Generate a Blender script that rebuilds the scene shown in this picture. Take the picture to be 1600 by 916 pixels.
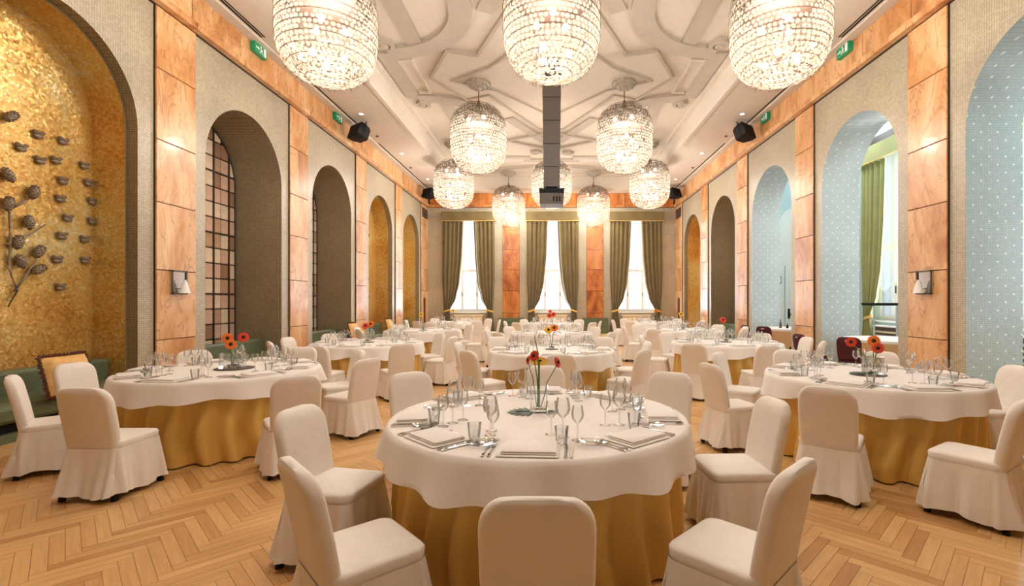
import bpy, bmesh, math, random
from math import sin, cos, pi, radians, sqrt, atan2
from mathutils import Vector, Matrix
random.seed(7)
for o in list(bpy.data.objects): bpy.data.objects.remove(o)
scene = bpy.context.scene
COL = scene.collection

# ---------------------------------------------------------------- camera, world, exposure
EYE = 1.55
FPX = 760.0
cam = bpy.data.cameras.new('camera')
cam.sensor_fit = 'HORIZONTAL'; cam.sensor_width = 36.0
cam.lens = 36.0 * FPX / 1600.0
cam.shift_x = -62.0 / 1600.0
cam.shift_y = 12.0 / 1600.0
cam.clip_start = 0.05; cam.clip_end = 500
camo = bpy.data.objects.new('camera', cam); COL.objects.link(camo)
camo.location = (0, 0, EYE); camo.rotation_euler = (pi/2, 0, 0)
scene.camera = camo
scene.view_settings.view_transform = 'Standard'
scene.view_settings.look = 'None'
scene.view_settings.gamma = 1.0
scene.view_settings.use_curve_mapping = False
scene.view_settings.exposure = -0.18
w = bpy.data.worlds.new('daylight'); scene.world = w; w.use_nodes = True
bg = w.node_tree.nodes['Background']
bg.inputs[0].default_value = (0.86, 0.93, 1.0, 1); bg.inputs[1].default_value = 2.4
CHAND_W = 400.0      # watts in each chandelier
SPOT_W = 28.0
ANNEX_FILL_W = 78.0  # watts in each light added to the annex

def daylight(name, loc, rot, sx, sy, watts):
    l = bpy.data.lights.new(name, 'AREA'); l.shape = 'RECTANGLE'; l.size = sx; l.size_y = sy
    l.energy = watts; l.color = (0.84, 0.92, 1.0)
    o = bpy.data.objects.new(name, l); COL.objects.link(o); o.location = loc; o.rotation_euler = rot
    return o

# ---------------------------------------------------------------- helpers
def s2l(c):
    c = c/255.0
    return c/12.92 if c <= 0.04045 else ((c+0.055)/1.055)**2.4
def rgb(r, g, b): return (s2l(r), s2l(g), s2l(b), 1.0)

def new_mat(name):
    m = bpy.data.materials.new(name); m.use_nodes = True
    nt = m.node_tree; b = nt.nodes['Principled BSDF']
    return m, nt, b
def N(nt, t, **kw):
    n = nt.nodes.new(t)
    for k, v in kw.items(): setattr(n, k, v)
    return n
def L(nt, a, b): nt.links.new(a, b)
def ramp(nt, stops):
    r = N(nt, 'ShaderNodeValToRGB'); e = r.color_ramp.elements
    while len(e) < len(stops): e.new(0.5)
    for i, (p, c) in enumerate(stops): e[i].position = p; e[i].color = c
    return r
def mixc(nt, fac, a, b, mode='MIX'):
    m = N(nt, 'ShaderNodeMix', data_type='RGBA', blend_type=mode)
    for s, v in ((m.inputs[0], fac), (m.inputs[6], a), (m.inputs[7], b)):
        if hasattr(v, 'is_output'): L(nt, v, s)
        else: s.default_value = v
    return m.outputs[2]
def math_(nt, op, a, b=None, c=None):
    m = N(nt, 'ShaderNodeMath', operation=op)
    for i, v in enumerate((a, b, c)):
        if v is None: continue
        if hasattr(v, 'is_output'): L(nt, v, m.inputs[i])
        else: m.inputs[i].default_value = v
    return m.outputs[0]
def bump(nt, b, h, strength=0.3, dist=0.01):
    n = N(nt, 'ShaderNodeBump'); n.inputs['Strength'].default_value = strength; n.inputs['Distance'].default_value = dist
    L(nt, h, n.inputs['Height']); L(nt, n.outputs[0], b.inputs['Normal'])
def plain(name, col, rough=0.5, metal=0.0, noise=0.0, nscale=6.0, bumps=0.0, spec=0.5, sheen=0.0):
    m, nt, b = new_mat(name)
    b.inputs['Base Color'].default_value = col; b.inputs['Roughness'].default_value = rough
    b.inputs['Metallic'].default_value = metal; b.inputs['Specular IOR Level'].default_value = spec
    if sheen: b.inputs['Sheen Weight'].default_value = sheen
    tc = N(nt, 'ShaderNodeTexCoord')
    n = N(nt, 'ShaderNodeTexNoise'); n.inputs['Scale'].default_value = nscale; n.inputs['Detail'].default_value = 4
    L(nt, tc.outputs['Object'], n.inputs['Vector'])
    d = tuple(max(0, x*(1-noise)) for x in col[:3])+(1,)
    e = tuple(min(1, x*(1+noise)) for x in col[:3])+(1,)
    r = ramp(nt, [(0.3, d), (0.7, e)]); L(nt, n.outputs['Fac'], r.inputs[0]); L(nt, r.outputs[0], b.inputs['Base Color'])
    if bumps: bump(nt, b, n.outputs['Fac'], bumps, 0.02)
    return m
def wallcoord(nt):
    """u = X+Y, v = Z in world metres: runs along any wall parallel to an axis"""
    g = N(nt, 'ShaderNodeNewGeometry'); s = N(nt, 'ShaderNodeSeparateXYZ'); L(nt, g.outputs['Position'], s.inputs[0])
    u = math_(nt, 'ADD', s.outputs[0], s.outputs[1])
    c = N(nt, 'ShaderNodeCombineXYZ'); L(nt, u, c.inputs[0]); L(nt, s.outputs[2], c.inputs[1])
    return c.outputs[0], g
def mosaic(name, c1, c2, mortar, tile=0.032, stars=False, rough=0.35):
    m, nt, b = new_mat(name)
    vec, g = wallcoord(nt)
    br = N(nt, 'ShaderNodeTexBrick', offset=0.0, squash=1.0)
    br.inputs['Scale'].default_value = 1.0
    br.inputs['Brick Width'].default_value = tile*1.2; br.inputs['Row Height'].default_value = tile
    br.inputs['Mortar Size'].default_value = tile*0.10; br.inputs['Mortar Smooth'].default_value = 0.3
    br.inputs['Bias'].default_value = 0.0
    br.inputs['Color1'].default_value = c1; br.inputs['Color2'].default_value = c2; br.inputs['Mortar'].default_value = mortar
    L(nt, vec, br.inputs['Vector'])
    n = N(nt, 'ShaderNodeTexNoise'); n.inputs['Scale'].default_value = 0.9; n.inputs['Detail'].default_value = 5
    L(nt, g.outputs['Position'], n.inputs['Vector'])
    r = ramp(nt, [(0.3, (0.86, 0.86, 0.86, 1)), (0.7, (1.08, 1.08, 1.08, 1))]); L(nt, n.outputs['Fac'], r.inputs[0])
    col = mixc(nt, 1.0, br.outputs['Color'], r.outputs[0], 'MULTIPLY')
    if stars:
        # staggered grid of pale tesserae
        s = N(nt, 'ShaderNodeSeparateXYZ'); L(nt, vec, s.inputs[0])
        S = 0.235
        a = math_(nt, 'DIVIDE', math_(nt, 'ADD', s.outputs[0], s.outputs[1]), S)
        c = math_(nt, 'DIVIDE', math_(nt, 'SUBTRACT', s.outputs[0], s.outputs[1]), S)
        fa = math_(nt, 'ABSOLUTE', math_(nt, 'SUBTRACT', math_(nt, 'FRACT', a), 0.5))
        fc = math_(nt, 'ABSOLUTE', math_(nt, 'SUBTRACT', math_(nt, 'FRACT', c), 0.5))
        mx = math_(nt, 'MAXIMUM', fa, fc)
        dot = math_(nt, 'LESS_THAN', mx, 0.075)
        col = mixc(nt, dot, col, rgb(250, 250, 235))
    L(nt, col, b.inputs['Base Color']); b.inputs['Roughness'].default_value = rough
    bump(nt, b, br.outputs['Fac'], -0.25, 0.003)
    return m
def marble(name, cols, scale=0.9, rough=0.30, stretch=(1, 1, 0.45)):
    m, nt, b = new_mat(name)
    g = N(nt, 'ShaderNodeNewGeometry'); oi = N(nt, 'ShaderNodeObjectInfo')
    va = N(nt, 'ShaderNodeVectorMath', operation='MULTIPLY'); va.inputs[1].default_value = stretch
    L(nt, g.outputs['Position'], va.inputs[0])
    off = math_(nt, 'MULTIPLY', oi.outputs['Random'], 40.0)
    ad = N(nt, 'ShaderNodeVectorMath', operation='ADD'); L(nt, va.outputs[0], ad.inputs[0]); L(nt, off, ad.inputs[1])
    n = N(nt, 'ShaderNodeTexNoise'); n.inputs['Scale'].default_value = scale; n.inputs['Detail'].default_value = 8
    n.inputs['Distortion'].default_value = 1.6; n.inputs['Roughness'].default_value = 0.62
    L(nt, ad.outputs[0], n.inputs['Vector'])
    r = ramp(nt, [(0.28, cols[0]), (0.42, cols[1]), (0.55, cols[2]), (0.72, cols[3])])
    L(nt, n.outputs['Fac'], r.inputs[0])
    n2 = N(nt, 'ShaderNodeTexNoise'); n2.inputs['Scale'].default_value = scale*2.2; n2.inputs['Detail'].default_value = 9
    n2.inputs['Distortion'].default_value = 2.5; L(nt, ad.outputs[0], n2.inputs['Vector'])
    v = math_(nt, 'ABSOLUTE', math_(nt, 'SUBTRACT', n2.outputs['Fac'], 0.5))
    vr = ramp(nt, [(0.0, (1, 1, 1, 1)), (0.022, (0, 0, 0, 1))]); L(nt, v, vr.inputs[0])
    fac = math_(nt, 'MULTIPLY', vr.outputs[0], 0.5)
    col = mixc(nt, fac, r.outputs[0], cols[4])
    L(nt, col, b.inputs['Base Color']); b.inputs['Roughness'].default_value = rough
    b.inputs['Coat Weight'].default_value = 0.05; b.inputs['Coat Roughness'].default_value = 0.06
    return m

M = {}
M['mosaic'] = mosaic('stone_mosaic', rgb(196, 184, 160), rgb(176, 164, 140), rgb(142, 130, 108))
M['mosaic_shaded'] = mosaic('shaded_stone_mosaic', rgb(158, 142, 112), rgb(140, 124, 96), rgb(112, 98, 74))  # same stone as the walls, niche shade put into a browner colour
M['blue'] = mosaic('blue_mosaic', rgb(196, 206, 206), rgb(180, 194, 197), rgb(164, 180, 184), stars=True)
onyx = (rgb(160, 100, 54), rgb(200, 142, 88), rgb(220, 172, 122), rgb(232, 196, 154), rgb(128, 74, 40))
M['onyx'] = marble('orange_onyx', onyx)
M['onyx_dark'] = marble('deep_orange_onyx', (rgb(120, 62, 22), rgb(170, 96, 40), rgb(196, 124, 60), rgb(214, 152, 92), rgb(92, 44, 18)), scale=1.3)
# gold leaf mosaic
def gold(name):
    m, nt, b = new_mat(name)
    g = N(nt, 'ShaderNodeNewGeometry')
    v = N(nt, 'ShaderNodeTexVoronoi'); v.inputs['Scale'].default_value = 32.0
    L(nt, g.outputs['Position'], v.inputs['Vector'])
    n = N(nt, 'ShaderNodeTexNoise'); n.inputs['Scale'].default_value = 0.8; n.inputs['Detail'].default_value = 6
    L(nt, g.outputs['Position'], n.inputs['Vector'])
    sep = N(nt, 'ShaderNodeSeparateColor'); L(nt, v.outputs['Color'], sep.inputs[0])
    f = math_(nt, 'ADD', math_(nt, 'MULTIPLY', sep.outputs[0], 0.22), math_(nt, 'MULTIPLY', n.outputs['Fac'], 0.85))
    r = ramp(nt, [(0.28, rgb(176, 122, 52)), (0.45, rgb(206, 158, 80)), (0.60, rgb(214, 184, 112)), (0.75, rgb(218, 208, 168))])
    L(nt, f, r.inputs[0])
    v2 = N(nt, 'ShaderNodeTexVoronoi', feature='DISTANCE_TO_EDGE'); v2.inputs['Scale'].default_value = 32.0
    L(nt, g.outputs['Position'], v2.inputs['Vector'])
    e = ramp(nt, [(0.0, (0.62, 0.54, 0.42, 1)), (0.05, (1, 1, 1, 1))]); L(nt, v2.outputs['Distance'], e.inputs[0])
    col = mixc(nt, 1.0, r.outputs[0], e.outputs[0], 'MULTIPLY')
    L(nt, col, b.inputs['Base Color'])
    b.inputs['Metallic'].default_value = 0.45; b.inputs['Roughness'].default_value = 0.38
    # each tessera tilts its own way
    nm = N(nt, 'ShaderNodeVectorMath', operation='SUBTRACT'); L(nt, v.outputs['Color'], nm.inputs[0]); nm.inputs[1].default_value = (0.5, 0.5, 0.5)
    sc = N(nt, 'ShaderNodeVectorMath', operation='SCALE'); L(nt, nm.outputs[0], sc.inputs[0]); sc.inputs['Scale'].default_value = 0.26
    ad = N(nt, 'ShaderNodeVectorMath', operation='ADD'); L(nt, sc.outputs[0], ad.inputs[0]); L(nt, g.outputs['Normal'], ad.inputs[1])
    no = N(nt, 'ShaderNodeVectorMath', operation='NORMALIZE'); L(nt, ad.outputs[0], no.inputs[0]); L(nt, no.outputs[0], b.inputs['Normal'])
    return m
M['gold'] = gold('gold_mosaic')
# oak
def oak(name):
    m, nt, b = new_mat(name)
    uv = N(nt, 'ShaderNodeUVMap'); oi = N(nt, 'ShaderNodeObjectInfo'); g = N(nt, 'ShaderNodeNewGeometry')
    rnd = math_(nt, 'FRACT', math_(nt, 'ADD', math_(nt, 'MULTIPLY', oi.outputs['Random'], 7.31), g.outputs['Random Per Island']))
    sc = N(nt, 'ShaderNodeVectorMath', operation='MULTIPLY'); sc.inputs[1].default_value = (3.0, 45.0, 1.0)
    L(nt, uv.outputs[0], sc.inputs[0])
    ad = N(nt, 'ShaderNodeVectorMath', operation='ADD'); L(nt, sc.outputs[0], ad.inputs[0])
    L(nt, math_(nt, 'MULTIPLY', rnd, 90.0), ad.inputs[1])
    n = N(nt, 'ShaderNodeTexNoise'); n.inputs['Scale'].default_value = 1.0; n.inputs['Detail'].default_value = 6; n.inputs['Distortion'].default_value = 0.6
    L(nt, ad.outputs[0], n.inputs['Vector'])
    r = ramp(nt, [(0.0, rgb(190, 140, 86)), (0.10, rgb(206, 158, 102)), (0.5, rgb(215, 170, 112)), (1.0, rgb(224, 181, 124))])
    L(nt, rnd, r.inputs[0])
    r2 = ramp(nt, [(0.3, (0.80, 0.77, 0.72, 1)), (0.65, (1.03, 1.03, 1.03, 1))]); L(nt, n.outputs['Fac'], r2.inputs[0])
    col = mixc(nt, 0.75, r.outputs[0], r2.outputs[0], 'MULTIPLY')
    L(nt, col, b.inputs['Base Color']); b.inputs['Roughness'].default_value = 0.36
    return m
M['oak'] = oak('oak_parquet')
M['oak_joint'] = plain('parquet_joint', rgb(120, 78, 42), 0.6)
M['plaster'] = plain('ceiling_plaster', rgb(208, 197, 182), 0.8, noise=0.03)
M['plaster_band'] = plain('relief_plaster', rgb(178, 167, 152), 0.75, noise=0.05, nscale=3)
M['linen'] = plain('white_linen', rgb(236, 230, 224), 0.85, noise=0.02, nscale=5, bumps=0.0, sheen=0.1)
M['cover'] = plain('chair_cover_cotton', rgb(234, 226, 216), 0.8, noise=0.02, nscale=7, bumps=0.38, sheen=0.1)
M['goldcloth'] = plain('golden_satin', rgb(224, 182, 94), 0.42, noise=0.06, nscale=4, sheen=0.1)
M['tancloth'] = plain('tan_cloth', rgb(205, 160, 110), 0.7, noise=0.05)
M['black'] = plain('black_plastic', rgb(18, 17, 18), 0.65, spec=0.25)
M['dark'] = plain('dark_grey_metal', rgb(86, 76, 68), 0.5, noise=0.05)
M['rod'] = plain('bronze_rod', rgb(120, 92, 66), 0.35, metal=0.6)
M['steel'] = plain('polished_steel', rgb(205, 200, 195), 0.15, metal=1.0)
M['white'] = plain('white_paint', rgb(240, 240, 236), 0.5)
M['paleblue'] = plain('pale_blue_plaster', rgb(196, 218, 220), 0.7, noise=0.02)
M['cream'] = plain('cream_paint', rgb(226, 210, 180), 0.6)
M['green'] = plain('green_leather', rgb(96, 106, 78), 0.5, noise=0.08, nscale=5)
M['olive'] = plain('olive_velvet', rgb(118, 102, 62), 0.75, noise=0.12, nscale=3, sheen=0.3)
M['sage'] = plain('sage_velvet', rgb(162, 158, 100), 0.75, noise=0.10, nscale=3, sheen=0.3)
M['pillow'] = plain('yellow_damask', rgb(226, 176, 104), 0.6, noise=0.12, nscale=14, bumps=0.15)
M['fringe'] = plain('dark_red_fringe', rgb(92, 48, 34), 0.9, noise=0.3, nscale=30)
M['burgundy'] = plain('burgundy_fabric', rgb(76, 24, 30), 0.8, noise=0.08)
M['bronze'] = plain('bronze_relief', rgb(140, 124, 106), 0.5, metal=0.3, noise=0.3, nscale=20)
M['stemgreen'] = plain('flower_stem_green', rgb(96, 130, 54), 0.6)
M['leafgreen'] = plain('dark_leaf_green', rgb(36, 62, 34), 0.45, noise=0.2)
M['red'] = plain('red_petal', rgb(222, 66, 34), 0.6, noise=0.1)
M['orange'] = plain('orange_petal', rgb(240, 120, 30), 0.6, noise=0.1)
M['yellow'] = plain('yellow_petal', rgb(240, 184, 40), 0.6, noise=0.1)
M['core'] = plain('dark_flower_core', rgb(44, 28, 18), 0.9)
M['exit'] = plain('exit_sign_green', rgb(26, 150, 104), 0.4)
M['iron'] = plain('wrought_iron', rgb(54, 38, 28), 0.5)
M['alab'] = [plain('alabaster_%s' % n, c, 0.35, noise=0.10, nscale=7) for n, c in
             (('cream', rgb(222, 200, 172)), ('rose', rgb(206, 172, 150)), ('tan', rgb(184, 150, 118)), ('brown', rgb(150, 116, 90)))]
def clear(name, tint=(1, 1, 1, 1), gl=0.12, rough=0.02):
    m = bpy.data.materials.new(name); m.use_nodes = True; nt = m.node_tree
    nt.nodes.remove(nt.nodes['Principled BSDF']); out = nt.nodes['Material Output']
    t = N(nt, 'ShaderNodeBsdfTransparent'); t.inputs[0].default_value = tint
    gsh = N(nt, 'ShaderNodeBsdfGlossy'); gsh.inputs['Roughness'].default_value = rough; gsh.inputs[0].default_value = (1, 1, 1, 1)
    f = N(nt, 'ShaderNodeFresnel'); f.inputs[0].default_value = 1.5
    fac = math_(nt, 'MINIMUM', math_(nt, 'ADD', math_(nt, 'MULTIPLY', f.outputs[0], 1.1), gl*0.25), 0.85)
    mx = N(nt, 'ShaderNodeMixShader'); L(nt, fac, mx.inputs[0]); L(nt, t.outputs[0], mx.inputs[1]); L(nt, gsh.outputs[0], mx.inputs[2])
    L(nt, mx.outputs[0], out.inputs[0])
    return m
M['glass'] = clear('clear_glass', (0.965, 0.975, 0.975, 1), 0.14)
M['pane'] = clear('window_glass', (0.97, 0.98, 1, 1), 0.05)
def sheer(name, op=0.55):
    m = bpy.data.materials.new(name); m.use_nodes = True; nt = m.node_tree
    nt.nodes.remove(nt.nodes['Principled BSDF']); out = nt.nodes['Material Output']
    t = N(nt, 'ShaderNodeBsdfTransparent'); d = N(nt, 'ShaderNodeBsdfTranslucent'); d.inputs[0].default_value = (0.92, 0.95, 1, 1)
    mx = N(nt, 'ShaderNodeMixShader'); mx.inputs[0].default_value = op
    L(nt, t.outputs[0], mx.inputs[1]); L(nt, d.outputs[0], mx.inputs[2]); L(nt, mx.outputs[0], out.inputs[0])
    return m
M['sheer'] = sheer('sheer_voile')
def crystal(name):
    m = bpy.data.materials.new(name); m.use_nodes = True; nt = m.node_tree
    nt.nodes.remove(nt.nodes['Principled BSDF']); out = nt.nodes['Material Output']
    a = N(nt, 'ShaderNodeBsdfTranslucent'); a.inputs[0].default_value = (0.20, 0.170, 0.134, 1)
    d = N(nt, 'ShaderNodeBsdfDiffuse'); d.inputs[0].default_value = (0.18, 0.152, 0.118, 1)
    gsh = N(nt, 'ShaderNodeBsdfGlossy'); gsh.inputs['Roughness'].default_value = 0.15
    m1 = N(nt, 'ShaderNodeMixShader'); m1.inputs[0].default_value = 0.5; L(nt, a.outputs[0], m1.inputs[1]); L(nt, d.outputs[0], m1.inputs[2])
    m2 = N(nt, 'ShaderNodeMixShader'); m2.inputs[0].default_value = 0.10; L(nt, m1.outputs[0], m2.inputs[1]); L(nt, gsh.outputs[0], m2.inputs[2])
    tr = N(nt, 'ShaderNodeBsdfTransparent'); m3 = N(nt, 'ShaderNodeMixShader'); m3.inputs[0].default_value = 0.86
    L(nt, tr.outputs[0], m3.inputs[1]); L(nt, m2.outputs[0], m3.inputs[2]); L(nt, m3.outputs[0], out.inputs[0])
    return m
M['crystal'] = crystal('crystal_disc')
def emit(name, col, s):
    m = bpy.data.materials.new(name); m.use_nodes = True; nt = m.node_tree
    nt.nodes.remove(nt.nodes['Principled BSDF']); out = nt.nodes['Material Output']
    e = N(nt, 'ShaderNodeEmission'); e.inputs[0].default_value = col; e.inputs[1].default_value = s; L(nt, e.outputs[0], out.inputs[0])
    return m
M['bulb'] = emit('warm_bulb', (1, 0.86, 0.68, 1), 14.0)
M['coolfill'] = emit('cool_fill_glow', (0.94, 0.97, 1, 1), 5.0)  # glow of the added annex lights
M['downlight'] = emit('downlight_lens', (1, 0.93, 0.82, 1), 8.0)

class MB:
    """collects faces for one mesh object"""
    def __init__(s): s.v = []; s.f = []; s.uv = None
    def add(s, vs, fs):
        o = len(s.v); s.v += [tuple(p) for p in vs]; s.f += [tuple(i+o for i in f) for f in fs]; return s
    def box(s, x0, x1, y0, y1, z0, z1):
        return s.add([(x0,y0,z0),(x1,y0,z0),(x1,y1,z0),(x0,y1,z0),(x0,y0,z1),(x1,y0,z1),(x1,y1,z1),(x0,y1,z1)],
                     [(0,3,2,1),(4,5,6,7),(0,1,5,4),(1,2,6,5),(2,3,7,6),(3,0,4,7)])
    def loft(s, rings, cap0=True, cap1=True, closed=True):
        n = len(rings[0]); o = len(s.v)
        for r in rings: s.v += [tuple(p) for p in r]
        m = n if closed else n-1
        for i in range(len(rings)-1):
            for j in range(m):
                k = (j+1) % n
                s.f.append((o+i*n+j, o+i*n+k, o+(i+1)*n+k, o+(i+1)*n+j))
        if cap0: s.f.append(tuple(o+j for j in reversed(range(n))))
        if cap1: s.f.append(tuple(o+(len(rings)-1)*n+j for j in range(n)))
        return s
    def lathe(s, prof, n=24, c=(0,0,0), cap0=True, cap1=True):
        return s.loft([[(c[0]+r*cos(2*pi*j/n), c[1]+r*sin(2*pi*j/n), c[2]+z) for j in range(n)] for r, z in prof], cap0, cap1)
    def tube(s, pts, rad, n=8, cap=True):
        rings = []; pts = [Vector(p) for p in pts]
        for i, p in enumerate(pts):
            d = (pts[min(i+1, len(pts)-1)] - pts[max(i-1, 0)]).normalized()
            a = d.cross(Vector((0,0,1)))
            if a.length < 1e-3: a = Vector((1,0,0))
            a.normalize(); b = d.cross(a); r = rad[i] if isinstance(rad, (list, tuple)) else rad
            rings.append([p + a*r*cos(2*pi*j/n) + b*r*sin(2*pi*j/n) for j in range(n)])
        return s.loft(rings, cap, cap)
    def prism(s, poly, z0, z1):
        n = len(poly)
        return s.add([(x,y,z0) for x,y in poly]+[(x,y,z1) for x,y in poly],
                     [tuple(reversed(range(n))), tuple(range(n,2*n))]+[(i,(i+1)%n,n+(i+1)%n,n+i) for i in range(n)])
    def mesh(s, name, mat, smooth=False, angle=None):
        me = bpy.data.meshes.new(name); me.from_pydata(s.v, [], s.f); me.update()
        bm = bmesh.new(); bm.from_mesh(me); bmesh.ops.recalc_face_normals(bm, faces=bm.faces); bm.to_mesh(me); bm.free()
        if smooth:
            me.shade_smooth()
            if angle: me.set_sharp_from_angle(angle=radians(angle))
        if isinstance(mat, str): mat = M[mat]
        me.materials.append(mat)
        return me
    def build(s, name, mat, parent=None, smooth=False, angle=None):
        return link(name, s.mesh(name, mat, smooth, angle), parent)
def link(name, data, parent=None, loc=None, rz=None, mat=None):
    o = bpy.data.objects.new(name, data); COL.objects.link(o)
    if parent: o.parent = parent
    if loc is not None: o.location = loc
    if rz is not None: o.rotation_euler = (0, 0, rz)
    return o
def tag(o, label, cat, group=None):
    o['label'] = label; o['category'] = cat
    if group: o['group'] = group
    return o
def thing(name, label, cat, loc=(0,0,0), rz=0.0, group=None):
    return tag(link(name, None, None, loc, rz), label, cat, group)
def struct(o): o['kind'] = 'structure'; return o
def rrect(hx, hy, r, n=5, cx=0, cy=0):
    pts = []
    for sx, sy, a0 in ((1,1,0),(-1,1,pi/2),(-1,-1,pi),(1,-1,3*pi/2)):
        for i in range(n+1):
            a = a0 + pi/2*i/n
            pts.append((cx+sx*(hx-r)+r*cos(a), cy+sy*(hy-r)+r*sin(a)))
    return pts

# ================================================================ ROOM SHELL
W = 6.0; YB = 23.4; YF = -4.5; ZL = EYE+5.15; ZC = EYE+5.80   # lower ceiling, coffer
ZA0, ZA1 = EYE+4.47, EYE+4.60                                  # architrave ledge
CX = 4.28; CY0, CY1 = -3.4, 22.3
BAY = 3.755; BC = [5.86 + BAY*i for i in range(-2, 5)]         # bay centres along y
HALF = 1.19; SPR = 4.04
BC[-1] = 20.82
AX = 6.83; AO = 9.0                                            # annex inner and outer wall faces
# ---- floor
fb = MB().box(-7.2, AO+0.3, YF, YB+0.2, -0.06, -0.004)
floor = struct(fb.build('floor', 'oak_joint'))
pw, pl = 0.073, 0.511
def fl(u, v): return ((u-v)/sqrt(2), (u+v)/sqrt(2))
def plank_mesh(planks, name):
    vs = []; fs = []; uvs = []
    g = 0.0011
    for (u0, v0, du, dv) in planks:
        o = len(vs)
        cs = [(u0+g, v0+g), (u0+du-g, v0+g), (u0+du-g, v0+dv-g), (u0+g, v0+dv-g)]
        uv = [(0,0),(pl,0),(pl,pw),(0,pw)] if du > dv else [(0,0),(0,pw),(pl,pw),(pl,0)]
        for z in (-0.004, 0.0):
            for (u, v) in cs: x, y = fl(u, v); vs.append((x, y, z))
        fs.append((o+4,o+5,o+6,o+7)); uvs += uv
        for i in range(4):
            j = (i+1) % 4; fs.append((o+i,o+j,o+4+j,o+4+i)); uvs += [uv[i],uv[j],uv[j],uv[i]]
    me = bpy.data.meshes.new(name); me.from_pydata(vs, [], fs); me.update()
    ul = me.uv_layers.new(name='UVMap')
    for i, c in enumerate(uvs): ul.data[i].uv = c
    me.materials.append(M['oak']); return me
allp = []
for k in range(-420, 640):
    for j in range(-26, 27):
        bu, bv = k*pw + j*pl, k*pw - j*pl
        for t, p in enumerate(((bu, bv, pl, pw), (bu-pw, bv, pw, pl))):
            x, y = fl(p[0]+p[2]/2, p[1]+p[3]/2)
            if y < YF+0.3 or y > YB-0.25: continue
            if x < -6.8 or x > AO-0.25: continue
            if x > 6.9 and (y > 16.3 or y < 3.4): continue
            allp.append((p, t, x, y))
def score(p):
    x, y = p[2], p[3]
    if y < 0.5: return 0
    px = 862 + FPX*x/y; py = 470 + FPX*EYE/y
    if px < -25 or px > 1625 or py > 935: return 0
    if (x+0.085)**2+(y-3.22)**2 < 0.85**2: return 0
    return 1/y**3
allp.sort(key=lambda p: -score(p))
pm = [plank_mesh([(0,0,pl,pw)], 'plank'), plank_mesh([(0,0,pw,pl)], 'plank')]
for p, t, x, y in allp[:300]:
    X, Y = fl(p[0], p[1]); link('plank', pm[t], floor, (X, Y, 0))
r_ = link('planks', plank_mesh([p[0] for p in allp[300:]], 'planks'), floor); r_['kind'] = 'stuff'

# ---- side walls with arched openings
def arch_pts(c, half, spr, n=28):
    return [(c - half*cos(pi*i/n), spr + half*sin(pi*i/n)) for i in range(n+1)]
def wall_face(mb, x, bays, y0, y1, ztop):
    """flat wall plane x with arched openings (c, half, spr) from the floor"""
    y = y0
    for (c, h, s) in bays:
        mb.add([(x,y,0),(x,c-h,0),(x,c-h,ztop),(x,y,ztop)], [(0,1,2,3)])
        a = arch_pts(c, h, s)
        pts = [(c-h, s)] + a + [(c+h, s)]
        for (p, q) in zip(a[:-1], a[1:]):
            mb.add([(x,p[0],p[1]),(x,q[0],q[1]),(x,q[0],ztop),(x,p[0],ztop)], [(0,1,2,3)])
        y = c+h
    mb.add([(x,y,0),(x,y1,0),(x,y1,ztop),(x,y,ztop)], [(0,1,2,3)])
def lining(x0, x1, c, h, s):
    """the soffit and jambs of an arched opening"""
    pts = [(c-h, 0.0)] + arch_pts(c, h, s) + [(c+h, 0.0)]
    mb = MB(); n = len(pts)
    mb.add([(x0,y,z) for y,z in pts]+[(x1,y,z) for y,z in pts], [(i,i+1,n+i+1,n+i) for i in range(n-1)])
    return mb
def arch_panel(x, c, h, s):
    pts = [(c-h, 0.0)] + arch_pts(c, h, s) + [(c+h, 0.0)]
    return MB().add([(x,y,z) for y,z in pts], [tuple(range(len(pts)))])
bays = [(c, HALF, SPR) for c in BC]
def clip(poly, conv):
    out = poly
    for i in range(len(conv)):
        a, b = conv[i], conv[(i+1) % len(conv)]
        inp, out = out, []
        side = lambda p: (b[0]-a[0])*(p[1]-a[1]) - (b[1]-a[1])*(p[0]-a[0])
        for j in range(len(inp)):
            p, q = inp[j], inp[(j+1) % len(inp)]
            sp, sq = side(p), side(q)
            if sp >= 0: out.append(p)
            if (sp >= 0) != (sq >= 0):
                t = sp/(sp-sq); out.append((p[0]+t*(q[0]-p[0]), p[1]+t*(q[1]-p[1])))
        if not out: return []
    return out
PW_, PH_ = 0.238, 0.318
pane_mesh = {}
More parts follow.
